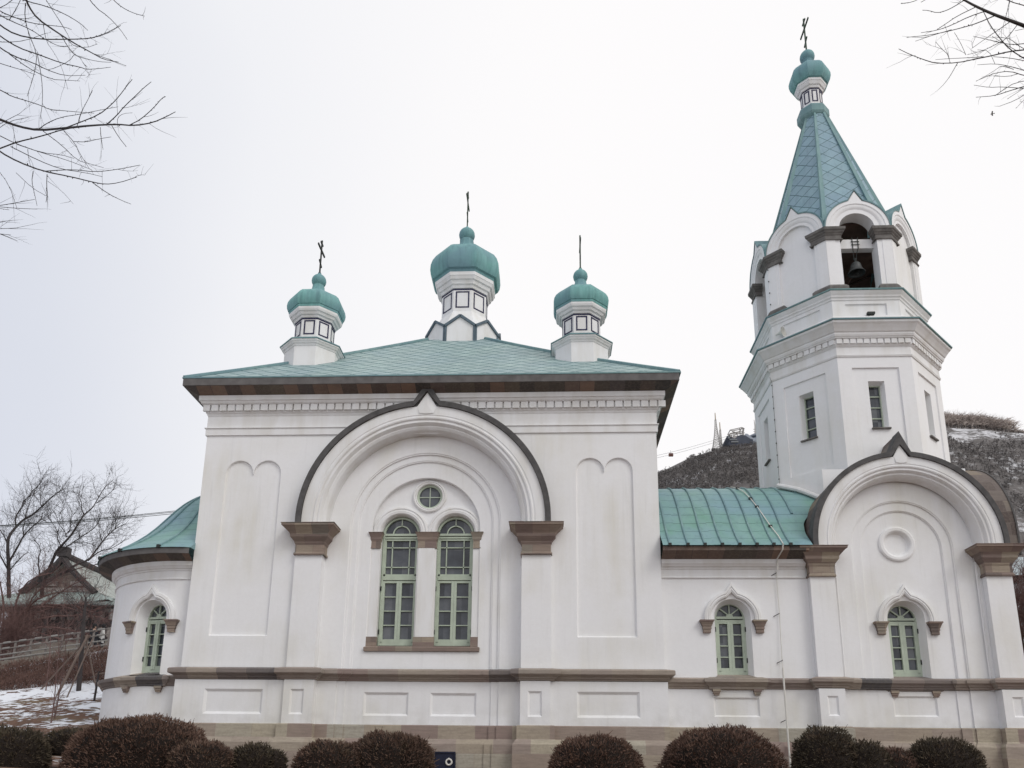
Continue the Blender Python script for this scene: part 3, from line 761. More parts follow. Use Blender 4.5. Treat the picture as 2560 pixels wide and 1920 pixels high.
# dado of the foot
p.wall(TW0 + .7, 9.44, PZ0 + .05, 2.67, .22); p.wall(12.8, TW1, PZ0 + .05, 2.67, .22)
p.wall(9.44, 9.71, PZ0 + .05, 2.67, .27); p.wall(12.41, 12.8, PZ0 + .05, 2.67, .27)
for x, y0, y1 in ((9.44, .22, .27), (12.8, .22, .27), (9.71, .27, .31), (12.41, .27, .31)): p.poly([(x, y0, PZ0), (x, y1, PZ0), (x, y1, 2.67), (x, y0, 2.67)])
p.wall(9.71, 12.41, PZ0 + .05, 2.67, .31, [rect(10.50, 11.82, 1.88, 2.50, depth=.05, bev=.05)])
p.poly([(TW1 - .02, 0, PZ0), (TW1 - .02, 7.7, PZ0), (TW1 - .02, 7.7, 7.3), (TW1 - .02, 0, 7.3)])
p.poly([(TW1 - .02, 7.7, PZ0), (TW0, 7.7, PZ0), (TW0, 7.7, 7.3), (TW1 - .02, 7.7, 7.3)])
p.poly([(TW0 + .02, .1, 6.0), (TW0 + .02, 7.7, 6.0), (TW0 + .02, 7.7, 7.3), (TW0 + .02, .1, 7.3)])
p.build('tower_foot', 'plaster', church, smooth=25)
small_bay(lambda x, y, z: (11.19 + x, y, z), 0.365)
def tower_pil(x0, x1, pan):
    q = MB(); q.box(x0, x1, -0.10, .3, 2.9, 6.25)
    q.wall(x0 - .03, x1 + .0, PZ0 + .05, 2.67, -.16, [rect(pan[0], pan[1], 1.85, 2.45, depth=.045, bev=.05)])
    for x in (x0 - .03, x1): q.poly([(x, -.16, PZ0), (x, .3, PZ0), (x, .3, 2.67), (x, -.16, 2.67)])
    q.build('pilaster', 'plaster', church, smooth=25)
tower_pil(8.17, 8.92, (8.37, 8.70)); tower_pil(13.57, 14.36, (13.80, 14.12))
capital(8.17, 8.92, -0.13, 6.17, 7.10, 0.36); capital(13.57, 14.37, -0.13, 6.19, 7.14, 0.36, yb=1.2)
tpath = [(8.10, .3), (8.10, -.10), (8.99, -.10), (8.99, .17), (9.44, .17), (9.44, .22), (9.71, .22), (9.71, .27), (12.41, .27), (12.41, .22), (12.8, .22), (12.8, .17), (13.5, .17), (13.5, -.10), (14.43, -.10), (14.43, 8)]
p = MB(); p.moulding(tpath, [(d * .95, z + .02) for d, z in low_belt], caps=False); p.build('belt_course', 'belt_stone', church)
p = MB(); p.moulding([(a, b - .06) for a, b in tpath], [(d, z + .05) for d, z in plinth_prof], caps=False); p.build('plinth', 'plinth_stone', church)
p = MB()
p.arch(TX, 7.24, [(2.84, -.38, .40), (2.60, -.38, 0), (2.59, -.365, 0), (2.55, -.365, 0), (2.53, -.385, 0), (2.49, -.37, 0), (2.46, -.33, 0), (2.44, -.33, 0), (2.40, -.33, 0), (2.36, -.28, 0), (2.34, -.22, 0), (2.29, -.22, 0), (2.23, -.15, 0), (2.20, -.05, 0), (2.19, YN + .02, 0)], 7.10, n=64, w=0.24)
p.add([(TX - .22, -.382, 10.08), (TX, -.385, 10.42), (TX + .22, -.382, 10.08), (TX + .17, -.405, 9.88), (TX - .17, -.405, 9.88), (TX, -.385, 9.84), (TX, -.405, 10.12)], [(0, 4, 6), (4, 3, 6), (3, 2, 6), (2, 1, 6), (1, 0, 6), (4, 5, 3)])
p.build('arch_moulding', 'painted_white', church, smooth=30)
p = MB(); p.arch(TX, 7.24, [(3.00, 0.05, .70), (3.00, -.44, .70), (2.84, -.44, .40), (2.84, -.36, .40)], 7.10, n=64, w=0.32)
p.build('arch_hood', 'dark_hood_stone', church, smooth=30)
p = MB(); p.arch(TX, 7.24, [(2.985, 0.03, .69), (2.985, 1.6, .69)], 7.10, n=64, w=0.32)
# barrel over the porch side and the west gable, axis along x
rows_ = []
for i in range(41):
    a = PI * i / 40; rows_.append([(x, TY - 2.985 * math.cos(a), 7.24 + 2.985 * math.sin(a)) for x in (TX - 3.0, TX)])
p.grid(rows_)
p.grid([[(x, 3.8 - 3.1 * math.cos(PI * i / 40), (7.88 if 0 < i < 40 else 7.1) + 3.1 * math.sin(PI * i / 40)) for x in (TX, 15.2)] for i in range(41)])
p.build('barrel_roof', 'brown_roof_tile', church, smooth=40)
p = MB()
rows_ = []
for i in range(41):
    a = PI * i / 40; c, s_ = -math.cos(a), math.sin(a)
    rows_.append([(x, 3.8 + r_ * c, (7.88 if 0 < i < 40 else 7.1) + r_ * s_) for x, r_ in ((15.17, 3.125), (15.23, 3.125), (15.23, 3.03), (15.18, 3.03))])
p.grid(rows_); p.build('west_arch_hood', 'dark_hood_stone', church, smooth=30)
p = MB(); p.poly([(15.19, 3.8 - 3.0 * math.cos(PI * i / 30), (7.86 if 0 < i < 30 else 7.1) + 3.0 * math.sin(PI * i / 30)) for i in range(31)]); p.build('west_gable', 'plaster', church)
capital(13.95, 14.62, 0.55, 6.19, 7.14, 0.30, yb=1.6, name='capital')
# white flashing where the porch roof meets the tower
p = MB(); c8 = math.cos(PI / 8)
va = Vector((TX - 3.05 * math.tan(PI / 8), TY - 3.05)); vb_ = Vector((TX - 3.05, TY - 3.05 * math.tan(PI / 8)))
pts = []
for i in range(15):
    t = i / 14; q = va.lerp(vb_, t); n_ = Vector((-1, -1)).normalized() * 0.10; y = q.y + n_.y; 
    zr = lerp_table([(a, b) for a, b, t_ in pp[:31]], y) + 0.14
    pts.append((q.x + n_.x, y, zr))
p.tube(pts, 0.085, 8); p.build('roof_flashing', 'painted_white', church, smooth=40)
# --- bell tower: octagonal shaft
def oct_tf(cx, cy, a, k):
    t = PI / 4 * k; s_, c_ = math.sin(t), math.cos(t)
    return lambda x, y, z: (cx + c_ * x + s_ * (a - y), cy + s_ * x - c_ * (a - y), z)
T8 = math.tan(PI / 8)
AW = 3.05; HWF = AW * T8
shaft = None
p = MB()
for k in range(8):
    q = MB(oct_tf(TX, TY, AW, k))
    q.wall(-HWF, HWF, 8.2, 14.3, 0.0, [rect(-.80, .80, 10.35, 13.84, depth=.055, bev=.01, back=False)])
    q.wall(-.80, .80, 10.35, 13.84, 0.055, [rect(-.275, .275, 11.60, 13.35, depth=.27, bev=.06, back=False)])
    p.add([q.tf(*v) for v in q.v], q.f)
shaft = p.build('bell_tower', 'plaster', church)
for k in (-2, -1, 0, 1, 2):
    tf = oct_tf(TX, TY, AW, k)
    w = frame_window(lambda x, y, z, tf=tf: tf(x, .31 + y, z), 'tower', 0.225, 11.66, 13.30, 'slit_window', shaft, depth=.1)
    s_ = MB(tf); s_.box(-.31, .31, -.03, .3, 11.55, 11.60); s_.build('slit_sill', 'grey_capital_stone', shaft)
p = MB()
p.octo([(3.05, 14.24), (3.08, 14.25), (3.10, 14.31), (3.07, 14.33), (3.06, 14.62), (3.09, 14.65), (3.12, 14.70), (3.12, 14.90), (3.20, 14.905), (3.22, 14.95), (3.24, 14.96), (3.27, 15.03), (3.27, 15.08), (3.31, 15.11), (3.36, 15.19), (3.44, 15.30), (3.50, 15.36), (3.51, 15.45)], TX, TY)
p.build('tower_cornice', 'painted_white', shaft)
p = MB()
for k in range(8):
    q = MB(oct_tf(TX, TY, 3.12, k))
    for i in range(11):
        x = -1.29 + i * (2.58 / 11); q.box(x + .02, x + .205, -.055, .02, 14.72, 14.90)
    p.add([q.tf(*v) for v in q.v], q.f)
p.build('dentil_course', 'painted_white', shaft)
p = MB(); p.octo([(3.50, 15.43), (3.555, 15.44), (3.56, 15.48), (3.3, 15.58), (2.9, 15.66)], TX, TY)
p.octo([(3.02, 16.90), (3.075, 16.91), (3.08, 16.95), (2.8, 17.03), (0.5, 17.06)], TX, TY)
p.build('ledge_flashing', 'copper_flashing', shaft)
p = MB()
AP = 2.86; HP = AP * T8
for k in range(8):
    q = MB(oct_tf(TX, TY, AP, k)); q.wall(-HP, HP, 15.8, 16.62, 0, [rect(-.72, .72, 16.0, 16.45, depth=.05, bev=.01)])
    p.add([q.tf(*v) for v in q.v], q.f)
p.octo([(3.02, 15.55), (3.02, 15.84), (2.98, 15.88), (2.86, 15.93)], TX, TY)
p.octo([(2.86, 16.57), (2.89, 16.60), (2.90, 16.66), (2.94, 16.70), (2.95, 16.75), (3.0, 16.82), (3.025, 16.86), (3.03, 16.92)], TX, TY)
p.build('parapet', 'painted_white', shaft)
p = MB(); p.box(11.24, 11.50, TY - 2.99, TY - 2.86, 15.98, 16.06); p.bar((11.30, TY - 2.92, 15.9), (11.30, TY - 2.92, 16.0), .03); p.build('floodlight', 'dark_iron', shaft)
tfh = oct_tf(TX, TY, AP, -1)
p = MB(); rows_ = []
for r_, t in ((.04, 0), (.05, .08), (.10, .2), (.19, .30), (.20, .31)):
    rows_.append([tfh(-.95 + t * 1.0, -.16 + r_ * math.cos(2 * PI * i / 14), 15.99 + .10 + r_ * math.sin(2 * PI * i / 14)) for i in range(14)])
p.grid(rows_, close_v=True); p.build('loudspeaker', 'pipe_white', shaft, smooth=40)

# --- belfry: eight arched faces with ogee gables
AB = 2.83; HB = AB * T8; ZS = 19.58
belfry = None
def gable(u):
    z = arcz(0, ZS, 1.165, u)
    return max(z, ZS + 1.60 - abs(u) * 1.75) if abs(u) < .32 else z
GU = [-1.165 * math.cos(PI * i / 36) for i in range(37)]
GU = sorted(set([round(u, 4) for u in GU] + [-.31, -.2, -.1, 0, .1, .2, .31]))
p = MB(); gf = MB(); gr = MB(); rg = MB(); cap_m = []
for k in range(8):
    tf = oct_tf(TX, TY, AB, k); q = MB(tf); opn = k % 2 == 0
    r0 = .66 if opn else .72
    for a, b in zip(GU, GU[1:]):
        m = (a + b) / 2
        def lo(u): return arcz(0, ZS, r0, u) if abs(u) < r0 else ZS
        q.poly([(a, 0, lo(a)), (b, 0, lo(b)), (b, 0, gable(b)), (a, 0, gable(a))])
    q.poly([(-HB, .0, 17.0), (-r0, 0, 17.0), (-r0, 0, ZS), (-HB, 0, ZS)]); q.poly([(r0, 0, 17.0), (HB, 0, 17.0), (HB, 0, ZS), (r0, 0, ZS)])
    dp = .52 if opn else .10
    q.arch(0, ZS, [(r0, 0), (r0, dp)], 17.0, 26)
    if not opn: q.poly([(-r0, dp, 17.0), (r0, dp, 17.0)] + [(r0 * math.cos(PI * i / 24), dp, ZS + r0 * math.sin(PI * i / 24)) for i in range(25)])
    # outer moulding ring
    q.arch(0, ZS, [(1.165, 0.02, .38), (1.16, -.07, .38), (1.02, -.075, 0), (.99, -.05, 0), (.93, -.05, 0), (.86, -.03, 0), (.82, 0, 0), (.82, .02, 0)], ZS - .02, 40, w=.24)
    # pier strips beside the opening
    q.box(-HB + .0, -.84, -.018, .05, 17.0, ZS - .3); q.box(.84, HB - .0, -.018, .05, 17.0, ZS - .3)
    p.add([q.tf(*v) for v in q.v], q.f)
    # copper edge and roof behind each gable
    e_ = MB(tf); e_.arch(0, ZS, [(1.155, -.09, .42), (1.205, -.10, .44), (1.21, .1, .44), (1.20, .80, .44)], ZS - .02, 40, w=.27)
    gr.add([e_.tf(*v) for v in e_.v], e_.f)
belfry = p.build('belfry', 'plaster', church, smooth=30)
gr.build('gable_roof', 'copper_flashing', belfry, smooth=35)
# corner piers carry stone caps and stand on stone blocks
for k in range(8):
    t = PI / 8 + PI / 4 * k; rr = AB / math.cos(PI / 8)
    n0, n1 = PI / 4 * k, PI / 4 * (k + 1)
    vx, vy = TX + rr * math.sin(t), TY - rr * math.cos(t)
    u0 = Vector((math.cos(n0), math.sin(n0))); u1 = Vector((math.cos(n1), math.sin(n1))); v = Vector((vx, vy))
    L = HB - .64
    a_ = v - u0 * L; b_ = v + u1 * L
    i0 = Vector((-math.sin(n0), math.cos(n0))); i1 = Vector((-math.sin(n1), math.cos(n1)))
    path = [tuple(a_ + i0 * .25), tuple(a_), tuple(v), tuple(b_), tuple(b_ + i1 * .25)]
    c = MB(); pr = [(.02, 19.10), (.06, 19.10), (.065, 19.14), (.028, 19.165), (.028, 19.29), (.055, 19.315), (.06, 19.345), (.11, 19.40), (.115, 19.435), (.16, 19.48), (.165, 19.58), (-.05, 19.60)]
    c.moulding(path, pr, caps=False); c.poly([(x, y, 19.585) for x, y in (path[1], path[2], path[3], tuple(v - (u0 - u1).normalized() * 0 + i0 * .3 + i1 * .3))])
    c.build('pier_cap', 'grey_capital_stone', belfry)
    c = MB(); c.moulding(path, [(.10, 17.0), (.10, 17.16), (.02, 17.26)], caps=False); c.build('pier_base', 'grey_capital_stone', belfry)
# dark timber inside: lining, ceiling, brace and the white bell beam
p = MB()
AI = 2.28
for k in range(8):
    if k == 0: continue
    q = MB(oct_tf(TX, TY, AI, k)); hw = AI * T8
    if k % 2: q.poly([(-hw, 0, 17.0), (hw, 0, 17.0), (hw, 0, 20.3), (-hw, 0, 20.3)])
    else: q.wall(-hw, hw, 17.0, 20.3, 0, [archhole(0, ZS, .66, 17.02)] if k in (2, 6) else [])
    p.add([q.tf(*v) for v in q.v], q.f)
p.poly([(TX + 2.4 * math.sin(PI / 8 * (2 * k + 1)), TY - 2.4 * math.cos(PI / 8 * (2 * k + 1)), 20.28) for k in range(8)])
q = MB(oct_tf(TX, TY, AB, 0)); q.wall(-.95, .95, 17.0, 20.6, .53, [archhole(0, ZS, .67, 17.02)]); p.add([q.tf(*v) for v in q.v], q.f)
p.bar((TX - .9, TY + .9, 17.2), (TX + 1.0, TY + .6, 19.9), .16, .2)
p.build('belfry_lining', 'dark_wood', belfry)
BY = TY - AB + .45
p = MB(); p.box(TX - .70, TX + .70, BY - .13, BY + .13, 18.98, 19.36); p.build('bell_beam', 'painted_white', belfry)

# the bell hangs from the beam
bell = empty('bell', (TX, BY, 18.02))
tag(bell, 'dark bronze bell hanging in the open front arch of the tower', 'bell')
def local(b, name, mat, root, smooth=None):
    o = b.build(name, mat, root, smooth); return o
p = MB(); p.lathe([(.30, 0.0), (.305, .02), (.27, .06), (.225, .14), (.195, .26), (.175, .36), (.13, .42), (.05, .445), (.05, .47), (0.001, .47)], 0, 0, 28)
p.lathe([(.30, 0), (.26, .01), (.20, .15), (.16, .34), (.001, .40)], 0, 0, 28); p.build('bell_body', 'bell_bronze', bell, smooth=50)
p = MB(); p.tube([(0, 0, .36), (0, 0, .02)], .012, 6); p.lathe([(.001, -.05), (.04, -.03), (.045, .01), (.001, .05)], 0, 0, 10); p.build('clapper', 'dark_iron', bell)
p = MB()
for sx in (-.10, .10):
    p.bar((sx, -.15, .98), (sx, -.15, 1.40), .025); p.tube([(sx, -.15, .98), (sx * .6, -.05, .80), (sx * .35, 0, .50)], .014, 6)
for z in (1.10, 1.23): p.bar((-.15, -.155, z), (.15, -.155, z), .022)
p.tube([(0, 0, .47), (0, 0, .62)], .05, 8); p.bar((-.07, 0, .60), (.07, 0, .60), .04); p.build('bell_hanger', 'dark_iron', bell)

# --- spire
p = MB(); sp_a = [(2.66, 19.35), (1.58, 23.02), (.455, 26.98)]
def spire_a(z): return 2.66 - (z - 19.35) * (2.66 - .455) / (26.98 - 19.35)
for k in range(8):
    q = MB(oct_tf(TX, TY, 0, k)); n = 14; rows_, uv_ = [], []
    for i in range(n + 1):
        z = 19.35 + (26.98 - 19.35) * i / n; a = spire_a(z); h = a * T8
        zz = [19.42 + (arcz(0, ZS, 1.165, abs(j - 4) / 4 * 1.16) - ZS) * .93 for j in range(9)]; zz = [z0 + (26.98 - z0) * i / n for z0 in zz]
        rows_.append([q.tf((j - 4) / 4 * spire_a(zz[j]) * T8, -spire_a(zz[j]), zz[j]) for j in range(9)]); uv_.append([((j - 4) / 4 * spire_a(zz[j]) * T8 + k * 3.1, (zz[j] - 19.35) * 1.04) for j in range(9)])
    p.grid(rows_, uv=uv_)
spire = p.build('spire', 'copper_spire', church)
p = MB()
for k in range(8):
    t = PI / 8 + PI / 4 * k; pts = []
    for i in range(9):
        z = 19.35 + (26.98 - 19.35) * i / 8; r_ = spire_a(z) / math.cos(PI / 8) + .0; pts.append((TX + r_ * math.sin(t), TY - r_ * math.cos(t), z))
    p.tube(pts, [.13 - .07 * i / 8 for i in range(9)], 4)
    for side in (-1, 1):
        pass
p.build('spire_batten', 'copper_flashing', spire)
def cross(x, y, z0, h, mat, parent):
    q = MB(); c = .028
    q.bar((x, y, z0 - .1), (x, y, z0 + h), .055, .045, (0, 1, 0))
    q.bar((x, y - .30 * h, z0 + .70 * h), (x, y + .30 * h, z0 + .70 * h), .05, .075)
    q.bar((x, y - .10 * h, z0 + .90 * h), (x, y + .10 * h, z0 + .90 * h), .045, .07)
    q.bar((x, y - .11 * h, z0 + .34 * h), (x, y + .11 * h, z0 + .24 * h), .045, .07)
    q.lathe([(.09, z0 - .10), (.07, z0 - .03), (.03, z0 + .05)], x, y, 8)
    return q.build('cross', mat, parent)
def drum_panels(cx, cy, a, z0, z1, fw, parent, t=.05):
    q = MB(); hw = a * T8
    for k in range(8):
        s_ = MB(oct_tf(cx, cy, a, k)); w = hw * fw; m = (z1 - z0) * .12
        b0, b1 = z0 + m * 1.1, z1 - m
        for x0, x1, za, zb in ((-w, w, b0, b0 + t), (-w, w, b1 - t, b1), (-w, -w + t, b0 + t, b1 - t), (w - t, w, b0 + t, b1 - t)): s_.box(x0, x1, -.012, .01, za, zb)
        s_.box(-hw, hw, -.014, .01, z1 - t * 1.1, z1)
        q.add([s_.tf(*v) for v in s_.v], s_.f)
    return q.build('panel_trim', 'indigo_trim', parent)
# lantern on the spire
cx, cy = TX - .06, TY + .08
p = MB(); p.octo([(.41, 27.5), (.41, 28.40), (.45, 28.42), (.47, 28.50), (.52, 28.53), (.57, 28.64), (.60, 28.68), (.60, 28.78)], cx, cy)
lan = p.build('lantern', 'painted_white', church)
drum_panels(cx, cy, .412, 27.62, 28.40, .70, lan, .045)
p = MB(); p.octo([(.45, 26.9), (.56, 27.03), (.60, 27.12), (.60, 27.42), (.55, 27.50), (.40, 27.53)], cx, cy); p.build('collar', 'copper_flashing', lan)
p = MB(); p.octo([(.60, 28.77), (.66, 28.80), (.75, 28.94), (.79, 29.12), (.79, 29.28), (.74, 29.46), (.62, 29.64), (.44, 29.78), (.26, 29.92), (.20, 30.04), (.19, 30.14)], cx, cy)
p.lathe([(.19, 30.10)] + [(.31 * math.sin(PI * i / 12), 30.43 - .31 * math.cos(PI * i / 12)) for i in range(3, 12)] + [(.05, 30.76), (.001, 30.8)], cx, cy, 20)
dome = p.build('dome', 'copper_dome', lan, smooth=22)
cross(cx, cy, 30.75, 1.78, 'green_iron', lan)

# --- small cupolas on the front hips of the nave roof
def small_cupola(cx, cy):
    zb = 14.6
    q = MB(); q.octo([(.98, zb), (.98, 15.50), (1.0, 15.51), (1.03, 15.58), (1.06, 15.59), (1.10, 15.66), (1.12, 15.67), (1.13, 15.73)], cx, cy)
    q.octo([(.70, 15.8), (.70, 16.84), (.74, 16.86), (.76, 16.93), (.82, 16.95), (.86, 17.03), (.91, 17.06), (.94, 17.13), (.95, 17.22)], cx, cy)
    c = q.build('cupola', 'painted_white', church)
    q = MB(); q.octo([(1.12, 15.72), (1.16, 15.73), (1.16, 15.76), (.95, 15.90), (.72, 16.02), (.69, 16.04)], cx, cy); q.build('skirt_roof', 'copper_flashing', c)
    drum_panels(cx, cy, .702, 16.04, 16.84, .72, c)
    q = MB(); q.octo([(.95, 17.20), (.965, 17.26), (.965, 17.30), (.99, 17.31), (1.03, 17.42), (1.045, 17.56), (1.02, 17.72), (.95, 17.87), (.83, 18.01), (.66, 18.12), (.46, 18.22), (.33, 18.32), (.255, 18.44), (.22, 18.58), (.215, 18.66)], cx, cy)
    q.lathe([(.19, 18.62)] + [(.285 * math.sin(PI * i / 12), 18.90 - .285 * math.cos(PI * i / 12)) for i in range(3, 12)] + [(.10, 19.18), (.04, 19.30), (.001, 19.34)], cx, cy, 20)
    q.build('dome', 'copper_dome', c, smooth=22)
    cross(cx, cy, 19.28, 1.48, 'dark_iron' if cx < 0 and cx < -5 else 'green_iron', c)
small_cupola(-9.13, 2.6); small_cupola(1.20, 2.6)
# --- central cupola on a ring of gabled faces
cx, cy = -3.90, 7.7
q = MB(); AG = 1.60; hg = AG * T8
edge = MB(); rf = MB()
for k in range(8):
    tf = oct_tf(cx, cy, AG, k)
    s_ = MB(tf); s_.poly([(-hg, 0, 18.1), (hg, 0, 18.1), (hg, 0, 18.98), (0, 0, 19.46), (-hg, 0, 18.98)]); q.add([s_.tf(*v) for v in s_.v], s_.f)
    s_ = MB(tf)
    s_.box(-hg, -hg + .09, -.03, .02, 18.1, 18.98); s_.box(hg - .09, hg, -.03, .02, 18.1, 18.98)
    s_.bar((-hg - .0, -.03, 18.97), (0, -.03, 19.47), .11, .09, (0, 1, 0)); s_.bar((hg + .0, -.03, 18.97), (0, -.03, 19.47), .11, .09, (0, 1, 0))
    edge.add([s_.tf(*v) for v in s_.v], s_.f)
    s_ = MB(tf); s_.poly([(-hg - .02, -.05, 19.0), (0, -.05, 19.52), (0, .72, 19.52), (-hg * .55, .5, 19.25)]); s_.poly([(hg + .02, -.05, 19.0), (hg * .55, .5, 19.25), (0, .72, 19.52), (0, -.05, 19.52)]); rf.add([s_.tf(*v) for v in s_.v], s_.f)
q.octo([(1.58, 18.95), (1.02, 20.02), (1.0, 20.08), (1.0, 21.20), (1.05, 21.22), (1.09, 21.34), (1.15, 21.37), (1.20, 21.52), (1.26, 21.55), (1.31, 21.68), (1.33, 21.70), (1.34, 21.88)], cx, cy)
cen = q.build('central_cupola', 'painted_white', church)
edge.build('gable_trim', 'slate_trim', cen); rf.build('gable_roof', 'copper_flashing', cen)
drum_panels(cx, cy, 1.002, 20.10, 21.20, .74, cen, .06)
q = MB(); q.octo([(1.34, 21.86), (1.36, 21.93), (1.37, 21.98), (1.46, 22.02), (1.54, 22.20), (1.575, 22.45), (1.56, 22.72), (1.48, 23.0), (1.34, 23.25), (1.12, 23.44), (.82, 23.60), (.55, 23.74), (.40, 23.90), (.33, 24.08), (.31, 24.26), (.315, 24.40)], cx, cy)
q.lathe([(.27, 24.36)] + [(.375 * math.sin(PI * i / 12), 24.72 - .375 * math.cos(PI * i / 12)) for i in range(3, 12)] + [(.13, 25.08), (.05, 25.2), (.001, 25.24)], cx, cy, 22)
q.build('dome', 'copper_dome', cen, smooth=22)
cross(cx, cy, 25.15, 2.0, 'green_iron', cen)

# --- apse at the east end
AX, AY, AR = -12.30, 3.80, 3.50
PH0 = -0.235
def ap_tf(x, y, z):
    ph = PH0 + x / AR; return (AX + math.sin(ph) * (AR - y), AY - math.cos(ph) * (AR - y), z)
def ap_strip(p, x0, x1, z0, z1, y, holes=()):
    n = 0
    q = MB()
    q.wall(x0, x1, z0, z1, y, holes)
    p.add([ap_tf(*v) for v in q.v], q.f)
p = MB()
segs = [(-5.2, -.75)] + [(-.75, .75)] + [(.75, 1.8)]
def fine(a, b, st=.25):
    n = max(1, int((b - a) / st)); return [(a + (b - a) * i / n, a + (b - a) * (i + 1) / n) for i in range(n)]
for a, b in fine(-5.2, -.75) + fine(.75, 1.3): ap_strip(p, a, b, 2.66, 6.8, 0)
h = bay_hole(0)
# the window strip is cut fine enough to follow the curve
ap_strip(p, -.75, .75, 2.66, 6.8, 0, [h])
for a, b in fine(-5.2, 1.3): ap_strip(p, a, b, 1.0, 2.67, -.0)
apse = p.build('apse_wall', 'plaster', church, smooth=40)
small_bay(ap_tf, 0.0)
ring = [(AX + AR * math.sin(a), AY - AR * math.cos(a)) for a in [-1.75 + 1.888 * i / 40 for i in range(41)]]
def ring_path(r_): return [(AX + r_ * math.sin(a), AY - r_ * math.cos(a)) for a in [-1.75 + 1.888 * i / 40 for i in range(41)]]
p = MB(); p.moulding(ring_path(AR), low_belt, caps=False); p.build('belt_course', 'belt_stone', church, smooth=30)
p = MB(); p.moulding(ring_path(AR + .03), plinth_prof, caps=False); p.build('plinth', 'plinth_stone', church, smooth=30)
p = MB(); p.moulding(ring_path(AR), [(0, 6.17), (.045, 6.18), (.05, 6.21), (.03, 6.23), (.035, 6.46), (.06, 6.47), (.08, 6.52), (.13, 6.54), (.17, 6.60), (.20, 6.62), (.21, 6.77)], caps=False); p.build('cornice', 'painted_white', church, smooth=30)
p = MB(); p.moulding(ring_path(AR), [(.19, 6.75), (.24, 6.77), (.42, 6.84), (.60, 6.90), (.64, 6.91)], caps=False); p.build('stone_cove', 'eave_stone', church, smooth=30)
p = MB(); p.moulding(ring_path(AR), [(.63, 6.905), (.67, 6.91), (.67, 7.10), (.65, 7.11)], caps=False); p.build('fascia', 'fascia_stone', church, smooth=30)
aprof = [(4.22, 7.10), (4.10, 7.20), (3.75, 7.42), (3.45, 7.62), (3.1, 7.90), (2.8, 8.18), (2.5, 8.52), (2.2, 8.92), (1.9, 9.32), (1.6, 9.66), (1.3, 9.92), (1.0, 10.12), (.6, 10.30), (.05, 10.38)]
pr = resample(aprof, 30)
p = MB(); n = 64
p.grid([[(min(XL + .02, AX + r_ * math.sin(2 * PI * j / n)), AY - r_ * math.cos(2 * PI * j / n), z) for j in range(n + 1)] for r_, z, t in pr], uv=[[(j / 8.0 + .5, t / .42) for j in range(n + 1)] for r_, z, t in pr])
ar = p.build('apse_roof', 'copper_sheet', church, smooth=50)
p = MB(); capm = MB()
for d in (-88, -66, -44, -22, 0):
    a = R(d - 6)
    p.tube([(AX + r_ * math.sin(a), AY - r_ * math.cos(a), z + .01) for r_, z, t in pr], .05, 6)
    capm = MB(); capm.tube([(AX + q_ * math.sin(a), AY - q_ * math.cos(a), 7.13) for q_ in (4.16, 4.27)], .07, 4); capm.build('seam_cap', 'dark_iron', ar)
p.build('standing_seam', 'copper_flashing', ar, smooth=40)

# --- lightning conductor down the porch, cable clips on the tower, hatch in the plinth
p = MB()
pts = [(6.72, a + .0, b + .06) for a, b, t in pp[24:0:-3]] 
pts = [(6.62 + .65 * i / (len(pts) - 1), y, z) for i, (x, y, z) in enumerate(pts)] + [(7.28, -.56, 7.12)]
p.tube(pts, .016, 6)
p.tube([(7.28, -.56, 7.12), (7.27, -.50, 6.95), (7.20, -.10, 6.76), (7.19, -.09, 6.40)], .022, 6)
p.tube([(7.19, .09, 6.42), (7.20, .10, 5.0), (7.16, .06, 3.2), (7.12, -.12, 3.0)], .012, 5)
p.tube([(7.12, -.12, 3.3), (7.12, -.13, 1.6), (7.13, -.14, .2)], .028, 8)
p.build('lightning_conductor', 'pipe_white', church, smooth=40)
for z in (6.33, 5.02, 3.55, 1.75): p = MB(); p.bar((7.18, .02, z), (7.02, .14, z - .08), .018); p.build('conductor_clip', 'dark_iron', church)
for i in range(1, 5): p = MB(); k_ = int(i * (len(pts) - 1) / 5); c_ = pts[k_]; p.box(c_[0] - .06, c_[0] + .06, c_[1] - .025, c_[1] + .025, c_[2] - .04, c_[2] + .03); p.build('conductor_clip', 'dark_iron', church)
p = MB(); v_ = Vector((TX + AW / math.cos(PI / 8) * math.sin(-3 * PI / 8), TY - AW / math.cos(PI / 8) * math.cos(-3 * PI / 8)))
rr = (AW + .03) / math.cos(PI / 8); t = -3 * PI / 8 + .02
def vtx(a, z): r_ = (a + .03) / math.cos(PI / 8); return (TX + r_ * math.sin(t), TY - r_ * math.cos(t), z)
p.tube([vtx(3.05, 10.2), vtx(3.05, 14.2), vtx(3.12, 14.4)], .007, 5)
for a_ in [vtx(3.055, 10.4 + .46 * i) for i in range(9)] + [vtx(2.85, 17.5 + .5 * i) for i in range(4)]:
    q = MB(); q.box(a_[0] - .017, a_[0] + .017, a_[1] - .017, a_[1] + .017, a_[2] - .02, a_[2] + .02); q.build('cable_clip', 'dark_iron', shaft)
p.tube([vtx(3.05, 10.2), (TX - 2.7, TY - 1.6, 9.9), (TX - 2.95, TY - 1.8, 9.55)], .014, 5)
p.build('tower_cable', 'dark_iron', shaft)
p = MB(); p.box(-3.49, -2.90, -.055, .2, .0, .66)
p.bar((-3.52, -.06, .67), (-2.87, -.06, .67), .045); p.bar((-3.51, -.06, .0), (-3.51, -.06, .645), .045); p.bar((-2.88, -.06, .0), (-2.88, -.06, .645), .045)
ht = p.build('hatch', 'hatch_blue', church)
p = MB(); rows_ = []
for i in range(24):
    a = 2 * PI * i / 24; rows_.append([(-3.06 + (.085 + .028 * math.cos(b)) * math.cos(a), -.075 + .028 * math.sin(b), .385 + (.085 + .028 * math.cos(b)) * math.sin(a)) for b in [2 * PI * j / 8 for j in range(8)]])
